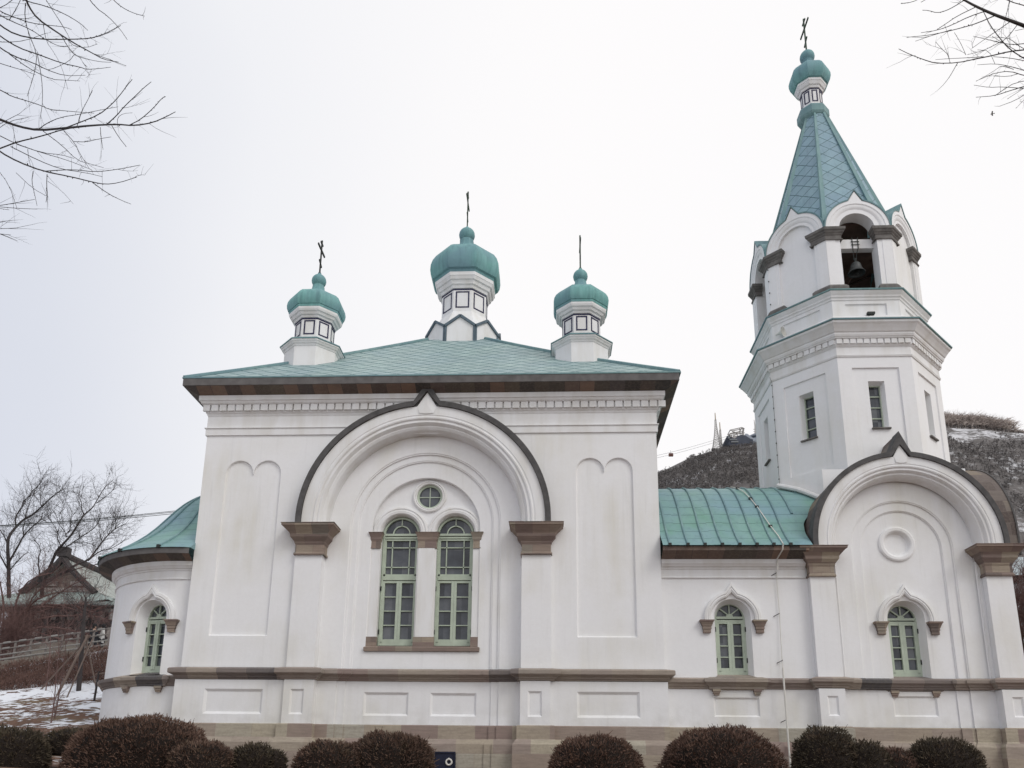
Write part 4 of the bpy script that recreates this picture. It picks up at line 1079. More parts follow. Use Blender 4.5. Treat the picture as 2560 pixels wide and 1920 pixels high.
p.grid(rows_, close_u=True, close_v=True); p.box(-3.08, -3.04, -.09, -.05, .47, .51); p.build('hatch_ring', 'pipe_white', ht, smooth=50)
# ------------------------------------------------------------------ wooded mountain behind
RIDGE = [(-250, 60), (-60, 175), (40, 268), (117, 312), (143, 326), (172, 335), (202, 341), (240, 349), (300, 362), (360, 368), (413, 360), (444, 357), (472, 352), (495, 345), (560, 322), (700, 260), (1000, 150)]
def mount_h(x, y):
    top = lerp_table(RIDGE, x); t = (y - 330) / (775 - 330)
    if t <= 1:
        h = 15 + (top - 15) * (0.25 * t + 0.75 * smooth(-0.1, 1.12, t) / smooth(-0.1, 1.12, 1.0))
    else: h = top - (y - 775) * 0.35
    n = mnoise.noise(Vector((x * 0.012, y * 0.012, 1))) * 9 + mnoise.noise(Vector((x * 0.04, y * 0.04, 5))) * 3.5
    return h + n * min(1, max(0.0, t * 1.2)) * (0.35 if t > 0.93 else 1)
p = MB()
p.grid([[(x, y, mount_h(x, y)) for x in [-260 + 12 * i for i in range(106)]] for y in [330 + 11 * j for j in range(41)] + [790, 820, 880, 960]])
tag(p.build('mountain', 'wooded_mountain', smooth=True), kind='structure')
rng = random.Random(5)
_t = NT('bare_wood_far'); 
_g = _t.n('NewGeometry'); _t.color(_t.ramp(_g.outputs['Random Per Island'], [(0.0, (0.06, 0.056, 0.055)), (0.45, (0.105, 0.096, 0.092)), (0.8, (0.16, 0.145, 0.138)), (1.0, (0.26, 0.235, 0.22))]))
_t = NT('ridge_wood'); _g = _t.n('NewGeometry'); _t.color(_t.ramp(_g.outputs['Random Per Island'], [(0.0, (0.22, 0.18, 0.165)), (0.6, (0.40, 0.34, 0.31)), (1.0, (0.68, 0.60, 0.53))]))
def stick_tree(m, x, y, z, h):
    vs = []; fs = []
    def blade(p, q, w):
        d = Vector(q) - Vector(p); a = d.cross(Vector((rng.uniform(-1, 1), rng.uniform(-1, 1), rng.uniform(-.2, .2)))).normalized() * w
        o = len(vs); vs.extend([Vector(p) - a, Vector(p) + a, Vector(q)]); fs.append((o, o + 1, o + 2))
    blade((x, y, z - 1), (x + rng.uniform(-.6, .6), y, z + h), .12)
    for i in range(10):
        t = rng.uniform(.3, .95); a = rng.uniform(0, 2 * PI); L = h * rng.uniform(.25, .5)
        blade((x, y, z + h * t), (x + math.cos(a) * L, y + math.sin(a) * L, z + h * t + L * rng.uniform(-.1, .7)), rng.uniform(.12, .34))
    m.add(vs, fs)
m1 = MB(); m2 = MB()
for i in range(26000):
    x = rng.uniform(60, 300) if rng.random() < .62 else rng.uniform(340, 620); y = rng.uniform(520, 790)
    g = mnoise.noise(Vector((x * .02, y * .02, 9))) 
    if g < -0.42 or (380 < x < 475 and 688 < y < 752 and rng.random() < .9): continue
    if x < 330 and y > 757: 
        if rng.random() < .8: continue
        stick_tree(m1, x, y, mount_h(x, y), rng.uniform(2, 4)); continue
    stick_tree(m1, x, y, mount_h(x, y), rng.uniform(2.6, 5.0))
for i in range(1700):
    x = rng.uniform(385, 520); y = rng.uniform(755, 782); stick_tree(m2, x, y, mount_h(x, y), rng.uniform(11, 17) * (1 if x < 478 else .45))
tag(m1.build('bare_forest', 'bare_wood_far'), 'dark bare winter forest covering the snowy mountainside', 'forest', kind='stuff')
tag(m2.build('bare_forest', 'ridge_wood'), 'brown tall bare trees along the mountain ridge right of the tower', 'forest', kind='stuff')

# ------------------------------------------------------------------ on the summit: masts, cable car station, lookout
m_flat('mast_paint', (0.42, 0.40, 0.38), 0.7, 0.2, 2.0); m_flat('mast_tip', (0.34, 0.26, 0.16), 0.7, 0.2, 2.0)
m_flat('station_wall', (0.085, 0.095, 0.12), 0.8, 0.4, 0.12); m_flat('station_frame', (0.40, 0.38, 0.36), 0.7, 0.2, 0.3); m_flat('lookout_pale', (0.33, 0.36, 0.41), 0.7, 0.2, 0.2)
m_flat('snow', (0.80, 0.81, 0.84), 0.7, 0.05, 1.0)
YM = 772.0
def dm(cx, cy, Y=YM): return at((1640 + cx / 6.144) / 1.15732, (1020 + cy / 6.144) / 1.15732, Y)
def mast(cb, ct, wid, tip, label, cat='antenna mast'):
    b = dm(*cb); t = dm(*ct); h = t.z - b.z; root = empty('lattice_mast', (b.x, b.y, b.z - 3)); tag(root, label, cat, 'antenna masts on the summit')
    q = MB(); h0 = h * (1 - tip) + 3; n = 14
    def hw(z): return max(.45, wid * (1 - z / h0) ** 1.7 + .7)
    for sx, sy in ((-1, -1), (1, -1), (1, 1), (-1, 1)):
        q.tube([(sx * hw(h0 * i / n), sy * hw(h0 * i / n), h0 * i / n) for i in range(n + 1)], .22, 4)
    for i in range(n):
        z0, z1 = h0 * i / n, h0 * (i + 1) / n; a, c = hw(z0), hw(z1)
        for f in (lambda x, y: (x, y), lambda x, y: (y, x)):
            for s_ in (-1, 1):
                q.bar((*f(-a, s_ * a), z0), (*f(c, s_ * c), z1), .2); q.bar((*f(a, s_ * a), z0), (*f(-c, s_ * c), z1), .2); q.bar((*f(-c, s_ * c), z1), (*f(c, s_ * c), z1), .2)
    q.build('lattice', 'mast_paint', root)
    q = MB(); q.tube([(0, 0, h0 - .5), (0, 0, h + 3)], [.55, .4], 6); q.build('antenna', 'mast_tip', root)
    return root
mast((938, 640), (920, 75), 4.6, .19, 'taller of the two lattice masts left of the summit station')
mast((1002, 640), (979, 220), 1.0, .28, 'shorter slim lattice mast beside the taller one on the summit')
def block(root, pts, d, name, mat):
    """outline given on the summit, built with a real depth d"""
    o = root.location; q = MB(); A = [dm(*c) - o for c in pts]
    f_ = [(v.x, -d / 2, v.z) for v in A]; b_ = [(v.x, d / 2, v.z) for v in A]; n = len(A)
    q.poly(f_); q.poly(list(reversed(b_)))
    for i in range(n): j = (i + 1) % n; q.poly([f_[i], b_[i], b_[j], f_[j]])
    return q.build(name, mat, root)
b = dm(1240, 640); st = empty('cable_car_station', tuple(b))
tag(st, 'dark cable car station with a pale wheel frame on the mountain summit', 'station')
block(st, [(1085, 640), (1080, 590), (1050, 545), (1050, 505), (1092, 505), (1120, 540), (1170, 545), (1215, 505), (1270, 490), (1330, 500), (1400, 545), (1445, 560), (1440, 660), (1230, 670)], 26, 'station_body', 'station_wall')
block(st, [(1330, 500), (1345, 445), (1375, 450), (1460, 515), (1500, 515), (1640, 520), (1640, 600), (1450, 600), (1400, 545)], 18, 'roof', 'lookout_pale')
block(st, [(1165, 520), (1170, 455), (1215, 470), (1225, 505)], 14, 'pillar', 'station_frame'); block(st, [(1290, 500), (1295, 440), (1330, 430), (1340, 495)], 14, 'pillar', 'station_frame')
q = MB(); o = st.location
for dy in (-6, 6):
    for a, c in (((1120, 375), (1300, 335)), ((1300, 335), (1335, 352)), ((1335, 352), (1150, 388)), ((1120, 375), (1150, 388)), ((1120, 425), (1330, 385)), ((1200, 435), (1340, 415)), ((1180, 380), (1180, 460)), ((1265, 350), (1270, 430)), ((1310, 345), (1320, 430)), ((1150, 388), (1190, 430)), ((1260, 400), (1200, 440))):
        A, B_ = dm(*a) - o, dm(*c) - o; q.bar((A.x, dy, A.z), (B_.x, dy, B_.z), .75)
for c in ((1120, 375), (1300, 335), (1335, 352), (1120, 425), (1330, 385)):
    A = dm(*c) - o; q.bar((A.x, -6, A.z), (A.x, 6, A.z), .7)
q.build('wheel_frame', 'station_frame', st)
q = MB()
for c0, c1 in (((1085, 560), (1200, 575)), ((1110, 590), (1220, 610)), ((1060, 520), (1090, 550))):
    A, B_ = dm(*c0) - o, dm(*c1) - o; q.box(A.x, B_.x, -14.2, -13.2, min(A.z, B_.z), max(A.z, B_.z))
q.build('window', 'grey_metal', st)
b = dm(1570, 520); lo = empty('lookout_building', (b.x + 2, b.y + 8, b.z))
tag(lo, 'round banded lookout building with a mast on its roof behind the station', 'lookout')
sc_ = 0.0649
q = MB(); q.lathe([(9.0, -4), (9.0, 3.2), (9.8, 3.4), (9.8, 5.0), (9.0, 5.2), (9.0, 7.6), (10.0, 7.8), (10.0, 9.3), (8.6, 9.6), (5.6, 10.9), (.01, 10.9)], 0, 0, 28); q.build('lookout_body', 'lookout_pale', lo, smooth=30)
q = MB()
for z0, z1 in ((5.4, 7.4), (1.0, 2.8)): q.lathe([(9.06, z0), (9.06, z1)], 0, 0, 28)
q.build('window_band', 'station_wall', lo, smooth=30)
q = MB(); q.tube([(-2, 0, 10.5), (-2, 0, 16), (-2, 0, 22), (-2.6, 0, 29)], [1.3, .9, .6, .25], 6)
for z in (13, 15.5, 18): q.bar((-4, 0, z), (0, 0, z), .5)
q.build('roof_mast', 'mast_paint', lo)
q = MB(); q.add([tuple(dm(*c, YM - 6)) for c in ((820, 735), (1010, 690), (990, 640), (830, 700))] + [tuple(dm(*c, YM + 4) - Vector((0, 0, 3))) for c in ((820, 735), (1010, 690), (990, 640), (830, 700))], [(0, 1, 2, 3), (7, 6, 5, 4), (0, 4, 5, 1), (1, 5, 6, 2), (2, 6, 7, 3), (3, 7, 4, 0)])
tag(q.build('snow_roof', 'snow'), 'low snow covered roof at the foot of the masts', 'roof')
for i, (yl, yr, lb) in enumerate(((700, 425, 'upper of the two cable car ropes running down from the summit station'), (735, 462, 'lower of the two cable car ropes running down from the summit station'))):
    A, B_ = dm(-900, yl + 210, YM - 90), dm(1120, yr, YM); q = MB()
    pts = [A.lerp(B_, t / 20) - Vector((0, 0, 8 * math.sin(PI * t / 20) * .35)) for t in range(21)]; q.tube(pts, .13, 4)
    tag(q.build('cable_car_rope', 'dark_iron'), lb, 'cable', 'cable car ropes')
c = dm(228, 700, YM - 40); go = empty('gondola', (c.x, c.y, c.z - 1.5)); tag(go, 'tiny reddish gondola hanging from the cable car ropes', 'gondola')
m_flat('gondola_red', (0.16, 0.07, 0.055), 0.6, 0.2, 1.0)
q = MB(); q.box(-2.2, 2.2, -1.2, 1.2, -1.3, 1.3); q.box(-1.9, 1.9, -1.0, 1.0, 1.3, 1.6); q.build('cabin', 'gondola_red', go); q = MB(); q.bar((0, 0, 1.4), (0, 0, 5), .25); q.build('hanger', 'dark_iron', go)

# ------------------------------------------------------------------ clipped shrubs along the church
m_leaf('shrub_brown', (0.050, 0.031, 0.025), (0.10, 0.062, 0.047), (0.155, 0.094, 0.066))
m_leaf('shrub_green', (0.034, 0.028, 0.020), (0.058, 0.047, 0.032), (0.095, 0.064, 0.045))
m_leaf('shrub_mixed', (0.045, 0.031, 0.024), (0.095, 0.060, 0.045), (0.080, 0.066, 0.042))
def shrub(name, lobes, mat, label, seed, dens=2200, group='clipped shrubs along the church wall', leaf=.056):
    """lobes: (x, y, z0, rx, ry, h) domes; a leafy shell of small sprays over a dark woody core"""
    r_ = random.Random(seed); cx = sum(l[0] for l in lobes) / len(lobes); cy = sum(l[1] for l in lobes) / len(lobes); z0 = min(l[2] for l in lobes)
    root = empty('clipped_shrub', (cx, cy, z0)); tag(root, label, 'shrub', group)
    core = MB(); fol = MB()
    def surf(l, u, v):
        x, y, zb, rx, ry, h = l; cv, sv = math.cos(v), math.sin(v)
        e = 0.84
        k = 1 + .10 * mnoise.noise(Vector((math.cos(u) * cv * 2.2 + seed, math.sin(u) * cv * 2.2, sv * 2.2))) + .06 * mnoise.noise(Vector((math.cos(u) * cv * 7, math.sin(u) * cv * 7 + seed, sv * 7)))
        rad = (abs(cv) ** e) * k
        return Vector((x - cx + rx * math.cos(u) * rad, y - cy + ry * math.sin(u) * rad, zb - z0 + h * (max(0, sv) ** .85 if sv > 0 else sv * .4) * k))
    for l in lobes:
        core.grid([[surf((l[0], l[1], l[2], l[3] * .93, l[4] * .93, l[5] * .93), 2 * PI * i / 22, -.3 + (PI / 2 + .3) * j / 9) for i in range(22)] for j in range(10)], close_v=True)
        n = int(dens * (l[3] * l[4] + (l[3] + l[4]) * l[5]) )
        vs, fs = [], []
        for i in range(n):
            u = r_.uniform(0, 2 * PI); v = math.asin(r_.uniform(-.12, 1)); p_ = surf(l, u, v)
            nrm = Vector((math.cos(u) * math.cos(v) / l[3], math.sin(u) * math.cos(v) / l[4], math.sin(v) / l[5])).normalized()
            p_ = p_ - nrm * r_.uniform(0, .10)
            d = (nrm + Vector((r_.uniform(-1, 1), r_.uniform(-1, 1), r_.uniform(-.5, 1))) * .75).normalized(); L = leaf * r_.uniform(.6, 1.6) * (2.6 if r_.random() < .012 else 1)
            s_ = d.cross(Vector((r_.uniform(-1, 1), r_.uniform(-1, 1), r_.uniform(-1, 1)))).normalized() * leaf * r_.uniform(.16, .34)
            o = len(vs); vs += [p_ - s_, p_ + s_, p_ + d * L + s_ * .3, p_ + d * L - s_ * .3]; fs.append((o, o + 1, o + 2, o + 3))
        fol.add(vs, fs)
    core.build('stems', 'shrub_core', root, smooth=True); fol.build('foliage', mat, root)
    return root
m_flat('shrub_core', (0.020, 0.014, 0.011), 0.9, 0.3, 6.0)
GZ = -0.03
shrub('s', [(-14.6, -4.6, GZ, 1.5, 1.1, 1.13), (-13.4, -4.9, GZ, .85, .8, 1.05)], 'shrub_green', 'dark green and rust brown clipped shrub at the far left edge', 1)
shrub('s', [(-12.6, -3.9, .45, .75, .7, .62)], 'shrub_green', 'small dark shrub overhanging the bare grass between two larger shrubs', 2)
shrub('s', [(-10.45, -4.5, GZ, 1.88, 1.4, 1.39)], 'shrub_brown', 'largest round brown clipped shrub in front of the apse', 3)
shrub('s', [(-8.45, -5.3, GZ, .80, .8, 0.77)], 'shrub_mixed', 'low brown shrub tucked against the largest round shrub', 4)
shrub('s', [(-7.45, -4.6, GZ, .66, .7, 0.73), (-6.95, -4.5, GZ, .35, .4, 0.60)], 'shrub_green', 'small ragged dark green shrub below the left pilaster', 5)
shrub('s', [(-5.35, -5.2, GZ, .88, .8, 0.81), (-4.0, -4.6, GZ, 1.18, .95, 1.05), (-3.5, -4.6, GZ, .65, .8, 0.93)], 'shrub_mixed', 'two lobed brown clipped shrub beside the blue hatch', 6)
shrub('s', [(1.13, -4.5, GZ, 1.16, 1.0, 1.03)], 'shrub_brown', 'round reddish brown shrub below the right blank panel of the nave', 7)
shrub('s', [(4.24, -4.5, GZ, 1.50, 1.2, 1.25)], 'shrub_brown', 'broad domed reddish brown shrub below the porch window', 8)
shrub('s', [(6.75, -4.5, GZ, .86, .9, 1.25), (7.55, -4.6, GZ, .75, .8, 0.95)], 'shrub_green', 'tall dark green shrub right of the white conductor pipe', 9)
shrub('s', [(8.35, -4.4, GZ, .62, .7, 0.79)], 'shrub_brown', 'low brown shrub between two dark green shrubs', 10)
shrub('s', [(9.55, -4.4, GZ, 1.02, .9, 1.03)], 'shrub_green', 'dark green and brown shrub farthest right below the tower window', 11)
# ------------------------------------------------------------------ trees
m_bark('bark_dark', (0.06, 0.052, 0.052)); m_bark('bark_near', (0.06, 0.055, 0.055)); m_bark('bark_brown', (0.085, 0.062, 0.052)); m_bark('twig_red', (0.17, 0.105, 0.095)); m_bark('timber', (0.17, 0.13, 0.11))
def chaikin(pts, k=1):
    for _ in range(k):
        out = [pts[0]]
        for a, b in zip(pts, pts[1:]): out += [a * .75 + b * .25, a * .25 + b * .75]
        pts = out + [pts[-1]]
    return pts
def twig(m, p, d, L, r0, depth, rg, bend=.35, up=.15, kids=(2, 4)):
    n = 4; pts = [p]; q = p
    for i in range(n):
        d = (d + Vector((rg.uniform(-1, 1), rg.uniform(-1, 1), rg.uniform(-1, 1) + up)) * bend * .6).normalized(); q = q + d * (L / n); pts.append(q)
        if depth > 0 and i >= 0 and rg.random() < .85:
            for _ in range(rg.randint(*kids) // 2 or 1):
                sd = (d + Vector((rg.uniform(-1, 1), rg.uniform(-1, 1), rg.uniform(-1, 1) + up)) * .95).normalized()
                twig(m, q, sd, L * rg.uniform(.4, .7), r0 * .6, depth - 1, rg, bend, up, kids)
    m.tube(pts, [r0, r0 * .85, r0 * .7, r0 * .5, r0 * .3], 3 if r0 < .02 else 5, cap=False)
def dist_r(crop_px, k, Y): return crop_px / k * (Y + 25) / F_PX
def limb_tree(name, label, base, limbs, conv, Yf, k, mat, seed, twigs=1, tw=(.3, .9, .01), group=None, jig=0.0, trunk=None, buds=0):
    """limbs: (points in the crop, start width px, end width px) set on the tree's own depth"""
    rg = random.Random(seed); root = empty(name, base); tag(root, label, 'tree', group); o = Vector(base)
    big = MB(); fine_ = MB()
    for pts, w0, w1 in limbs:
        P = []
        for x, y in pts:
            px, py = conv(x, y); Y = Yf(px, py); P.append(at(px, py, Y) - o)
        P = chaikin(P, 1); n = len(P); Y0 = P[0].y + o.y
        rr = [dist_r(w0 + (w1 - w0) * i / (n - 1), k, P[i].y + o.y) / 2 for i in range(n)]
        if jig: P = [P[0]] + [q + Vector((rg.uniform(-1, 1), rg.uniform(-1, 1), rg.uniform(-1, 1))) * jig for q in P[1:]]
        (big if w0 > 5 else fine_).tube(P, rr, 6 if w0 > 5 else 4)
        if buds:
            for i in range(1, n):
                for f in (.25, .75):
                    if rg.random() < buds and rr[i] < .012:
                        q = P[i - 1].lerp(P[i], f); d = Vector((rg.uniform(-1, 1), rg.uniform(-1, 1), rg.uniform(-1, 1))).normalized()
                        fine_.tube([q, q + d * rr[i] * 3.4], [rr[i] * 1.3, rr[i] * .5], 4)
        if twigs:
            for i in range(1, n):
                for _ in range(twigs):
                    if rg.random() < (.75 if tw[2] > .01 else .30):
                        ax = (P[i] - P[i - 1]).normalized(); d = (ax * .8 + Vector((rg.uniform(-1, 1), rg.uniform(-1, 1), rg.uniform(-.6, 1)))).normalized()
                        q = P[i - 1].lerp(P[i], rg.random()); (twig(fine_, q, d, rg.uniform(tw[0], tw[1]), tw[2], 2 if rg.random() < .6 else 1, rg) if tw[2] > .01 else twig(fine_, q, (ax + Vector((rg.uniform(-1, 1), rg.uniform(-1, 1), rg.uniform(-1, 1))) * .55).normalized(), rg.uniform(tw[0], tw[1]), tw[2], 1 if rg.random() < .25 else 0, rg, .22, .05, (1, 2)))
    if trunk:
        tx, ty, tz, th, r0 = trunk; q = MB(); nn = 16
        def tpt(t): return Vector((tx + .18 * math.sin(t * 5), ty + .12 * math.cos(t * 4), tz + th * t)) - o
        q.tube([tpt(i / nn) for i in range(nn + 1)], [r0 * (1 - .7 * i / nn) for i in range(nn + 1)], 12); q.build('trunk', mat, root, smooth=True)
        for pts, w0, w1 in limbs:
            px, py = conv(*pts[0])
            if (px < 0 or px > 2212 or py < 0) and w0 >= 5:
                P0 = at(px, py, Yf(px, py)) - o; px1, py1 = conv(*pts[1]); P1 = at(px1, py1, Yf(px1, py1)) - o; d = (P0 - P1).normalized(); r_ = dist_r(w0, k, P0.y + o.y) / 2
                D = abs(P0.x - (tx - o.x)); zt = P0.z + o.z - tz - D * .75 if px < 0 or px > 2212 else P0.z + o.z - tz + .4 + D * .2; tt = min(.97, max(.2, zt / th)); A_ = tpt(tt)
                m_ = P0 + d * D * .45; c_ = [P0, P0.lerp(m_, .5), m_.lerp(A_, .45), A_]
                c_ = chaikin(c_, 2); big.tube(c_, [r_ * (1 + .9 * i / (len(c_) - 1)) for i in range(len(c_))], 6)
    if big.v: big.build('limb', mat, root, smooth=True)
    fine_.build('branches', mat, root)
    return root
# near tree whose branches reach in at the upper left; its trunk stands left of the view
S_ = 1.15732
YL = lambda px, py: -14.0 + 1.1 * math.sin(px * .011 + 1) + .9 * math.sin(py * .008) - .004 * px
cl = lambda x, y: ((x / 2.592) / S_, (y / 2.592) / S_)
LIMBS = [([(-160, 690), (-80, 740), (0, 775), (120, 820), (250, 845), (420, 830), (600, 812), (760, 805), (870, 815), (990, 795), (1080, 755), (1137, 724)], 26, 4),
 ([(250, 838), (300, 800), (390, 760), (520, 740), (640, 715), (765, 692)], 7, 3), ([(420, 830), (500, 800), (640, 745), (720, 680), (775, 620), (830, 545), (857, 515)], 9, 4),
 ([(690, 808), (760, 745), (800, 695), (890, 610), (930, 570), (980, 530)], 8, 4), ([(840, 810), (910, 775), (990, 705), (1050, 635), (1073, 625)], 7, 4),
 ([(-80, 545), (20, 592), (75, 625), (180, 655), (270, 685), (320, 710), (420, 718), (530, 728), (610, 733)], 9, 3),
 ([(-100, 1000), (0, 962), (110, 920), (260, 885), (420, 835), (560, 820)], 13, 6), ([(-100, 900), (0, 985), (120, 1050), (280, 1110), (460, 1145), (600, 1180), (680, 1195), (770, 1185), (887, 1147)], 14, 4),
 ([(280, 1110), (350, 1105), (470, 1098), (620, 1115), (760, 1098), (905, 1070)], 8, 4), ([(600, 1183), (700, 1255), (790, 1300), (848, 1322)], 7, 3),
 ([(-60, 850), (0, 880), (100, 930), (270, 990), (400, 1003), (480, 1027)], 8, 3), ([(70, 950), (250, 1040), (390, 1095), (560, 1120), (663, 1145)], 7, 3),
 ([(110, 935), (270, 990), (430, 1035), (595, 1100)], 6, 3), ([(280, 850), (400, 940), (500, 1040), (595, 1065), (672, 1087)], 6, 3), ([(415, 850), (480, 920), (520, 1000), (578, 1092)], 6, 3), ([(480, 918), (560, 920), (640, 900), (720, 887)], 5, 3),
 ([(650, 825), (655, 890), (668, 970)], 5, 3), ([(725, 815), (770, 890), (818, 950)], 6, 4), ([(500, 815), (530, 720), (565, 655), (600, 585)], 5, 3), ([(760, 808), (762, 760), (800, 735), (858, 731)], 4, 3),
 ([(305, 1130), (302, 1200), (308, 1260), (298, 1310)], 6, 4), ([(215, 1110), (205, 1180), (225, 1260), (240, 1333)], 6, 3), ([(310, 1175), (400, 1235), (475, 1322)], 4, 2), ([(105, 1120), (210, 1220), (310, 1275)], 5, 3),
 ([(-20, 1090), (60, 1200), (110, 1350)], 5, 3), ([(-60, 1340), (60, 1322), (150, 1305), (225, 1292)], 6, 3), ([(-60, 1335), (110, 1350), (240, 1355)], 5, 3), ([(-40, 1345), (60, 1360)], 4, 3),
 ([(-60, 1450), (35, 1435)], 5, 3), ([(-60, 1480), (20, 1482), (118, 1476)], 5, 3), ([(-60, 1510), (70, 1522)], 5, 3), ([(-50, 1500), (30, 1525), (112, 1560)], 5, 3),
 ([(140, -90), (165, -20), (185, 40), (240, 120), (370, 210), (480, 280), (600, 345), (670, 385), (770, 402)], 22, 3), ([(165, 20), (160, 110), (180, 200), (240, 350), (230, 440), (210, 520), (175, 625)], 8, 3), ([(240, 340), (270, 500), (278, 650), (260, 770)], 6, 3),
 ([(-100, 70), (0, 165), (100, 225), (250, 255), (450, 255), (580, 250), (650, 230), (720, 200), (782, 165)], 14, 4), ([(-100, 150), (0, 235), (120, 310), (240, 350), (400, 410), (520, 435), (560, 450), (640, 445), (718, 435)], 12, 3),
 ([(-100, 230), (0, 310), (90, 365), (210, 405), (310, 455), (420, 492), (553, 488)], 12, 3), ([(60, 350), (180, 440), (330, 515), (440, 520), (518, 525)], 7, 3), ([(100, -20), (180, 10), (300, 40), (420, 90), (520, 150), (568, 196)], 9, 4), ([(280, -30), (350, 80), (410, 170), (450, 245)], 6, 3),
 ([(540, -60), (620, 50), (700, 105), (780, 190), (825, 258)], 8, 3), ([(700, -40), (760, 25), (820, 65), (880, 90), (936, 104)], 7, 4), ([(400, 230), (430, 290), (480, 355), (530, 375), (640, 400), (720, 404)], 7, 3), ([(480, 355), (450, 395), (360, 440), (310, 452)], 5, 3), ([(520, 375), (540, 410), (567, 435)], 4, 3),
 ([(440, 262), (480, 300), (560, 310), (631, 285)], 5, 3), ([(600, 345), (720, 390), (818, 427)], 5, 3), ([(-60, 20), (0, 75), (100, 115), (200, 150), (330, 165), (420, 175), (463, 192)], 9, 3), ([(280, 160), (300, 270), (350, 340), (400, 430), (440, 580)], 5, 2), ([(-60, 390), (60, 430), (150, 455), (230, 485)], 7, 3),
 ([(-60, 60), (0, 100), (80, 140), (200, 190), (300, 260), (380, 300), (430, 300)], 9, 3), ([(-60, 265), (40, 275), (160, 265), (300, 215)], 6, 3), ([(60, 130), (110, 50), (140, -20)], 6, 4), ([(-20, 60), (60, 20), (100, -30)], 6, 4), ([(-60, 110), (50, 105), (150, 125), (200, 115)], 5, 3), ([(-50, 830), (60, 770), (130, 735)], 5, 3), ([(-50, 860), (60, 785), (185, 760)], 5, 3), ([(80, 800), (100, 915)], 4, 3), ([(180, 965), (185, 1030), (200, 1080)], 4, 2)]
limb_tree('bare_tree', 'near bare tree reaching its twigs in from the upper left edge', (-11.3, -14.0, -.8), LIMBS, cl, YL, 2.592, 'bark_near', 11, twigs=1, tw=(.2, .6, .0034), buds=.55, group='bare trees in front of the church',
          trunk=(-11.3, -14.0, -1.0, 18.5, .28))
YR = lambda px, py: -14.2 + .9 * math.sin(px * .012) + .9 * math.sin(py * .01) + .003 * (px - 2100)
crr = lambda x, y: ((1800 + x / 2.765) / S_, (y / 2.765) / S_)
RLIMBS = [([(2300, 270), (2120, 185), (2000, 140), (1880, 95), (1760, 40), (1670, -10), (1600, -60)], 34, 10), ([(1900, 108), (1780, 160), (1680, 190), (1540, 225), (1430, 245), (1290, 258)], 9, 4), ([(1840, 75), (1720, 115), (1600, 175), (1500, 210), (1390, 226)], 8, 4), ([(1775, 45), (1640, 110), (1560, 165), (1500, 205)], 7, 4),
 ([(1600, 205), (1450, 250), (1350, 285)], 5, 3), ([(1690, 0), (1620, 45), (1560, 75), (1500, 90), (1440, 72), (1400, 70)], 7, 4), ([(2250, 310), (2150, 340), (2000, 355), (1880, 385), (1780, 405), (1640, 435), (1490, 438), (1400, 410), (1310, 375), (1235, 338)], 13, 4), ([(1640, 438), (1600, 510), (1570, 555), (1540, 590)], 6, 3),
 ([(1820, 392), (1700, 400), (1590, 405), (1490, 412)], 6, 3), ([(1590, 432), (1575, 375), (1545, 350), (1490, 290)], 5, 3), ([(2015, 143), (1940, 195), (1860, 250), (1740, 335)], 7, 3), ([(2060, 165), (1980, 270), (1900, 310), (1820, 350), (1710, 378)], 7, 3),
 ([(1820, 78), (1870, 180), (1930, 260), (2000, 340), (2110, 410), (2200, 450)], 6, 9), ([(2220, 300), (2120, 300), (2010, 310), (1900, 285), (1750, 250)], 9, 3), ([(2220, 430), (2130, 425), (2000, 400), (1890, 392)], 7, 4), ([(2220, 520), (2120, 490), (1990, 455), (1900, 440), (1780, 448)], 8, 3),
 ([(2220, 540), (2110, 525), (2000, 490), (1900, 505), (1840, 530), (1770, 560)], 8, 3), ([(2220, 560), (2120, 592), (2010, 625), (1900, 662), (1770, 672)], 9, 4), ([(2200, 600), (2110, 612), (1950, 600), (1860, 605), (1755, 588)], 7, 3), ([(2200, 600), (2120, 645), (2040, 695), (1930, 735)], 7, 3), ([(2200, 630), (2120, 670), (2045, 750)], 5, 3),
 ([(2010, -40), (1990, 60), (1975, 118)], 6, 4), ([(1250, 25), (1330, 15), (1400, -20)], 5, 4), ([(1390, 15), (1470, -30)], 5, 4), ([(2220, 70), (2110, 40), (2000, 10), (1920, -40)], 9, 5), ([(2200, 380), (2080, 330), (2010, 270), (1960, 260)], 6, 3), ([(2050, 350), (1960, 300), (1880, 250)], 5, 3), ([(2030, 480), (1950, 450), (1880, 500), (1770, 562)], 5, 3), ([(1900, 662), (1960, 620), (2040, 570), (2200, 545)], 5, 5), ([(2100, 610), (1985, 685)], 4, 3), ([(2150, 190), (2040, 212)], 4, 3), ([(1700, 380), (1660, 290), (1620, 225)], 4, 3), ([(1900, 440), (1860, 350), (1780, 345)], 4, 3), ([(2060, 510), (1990, 530), (1890, 525)], 5, 3)]
limb_tree('bare_tree', 'near bare tree reaching its twigs in from the upper right corner', (9.6, -14.0, -.8), RLIMBS, crr, YR, 2.765, 'bark_near', 12, twigs=1, tw=(.2, .6, .0036), buds=.5, group='bare trees in front of the church',
          trunk=(9.6, -14.1, -1.0, 17.5, .28))
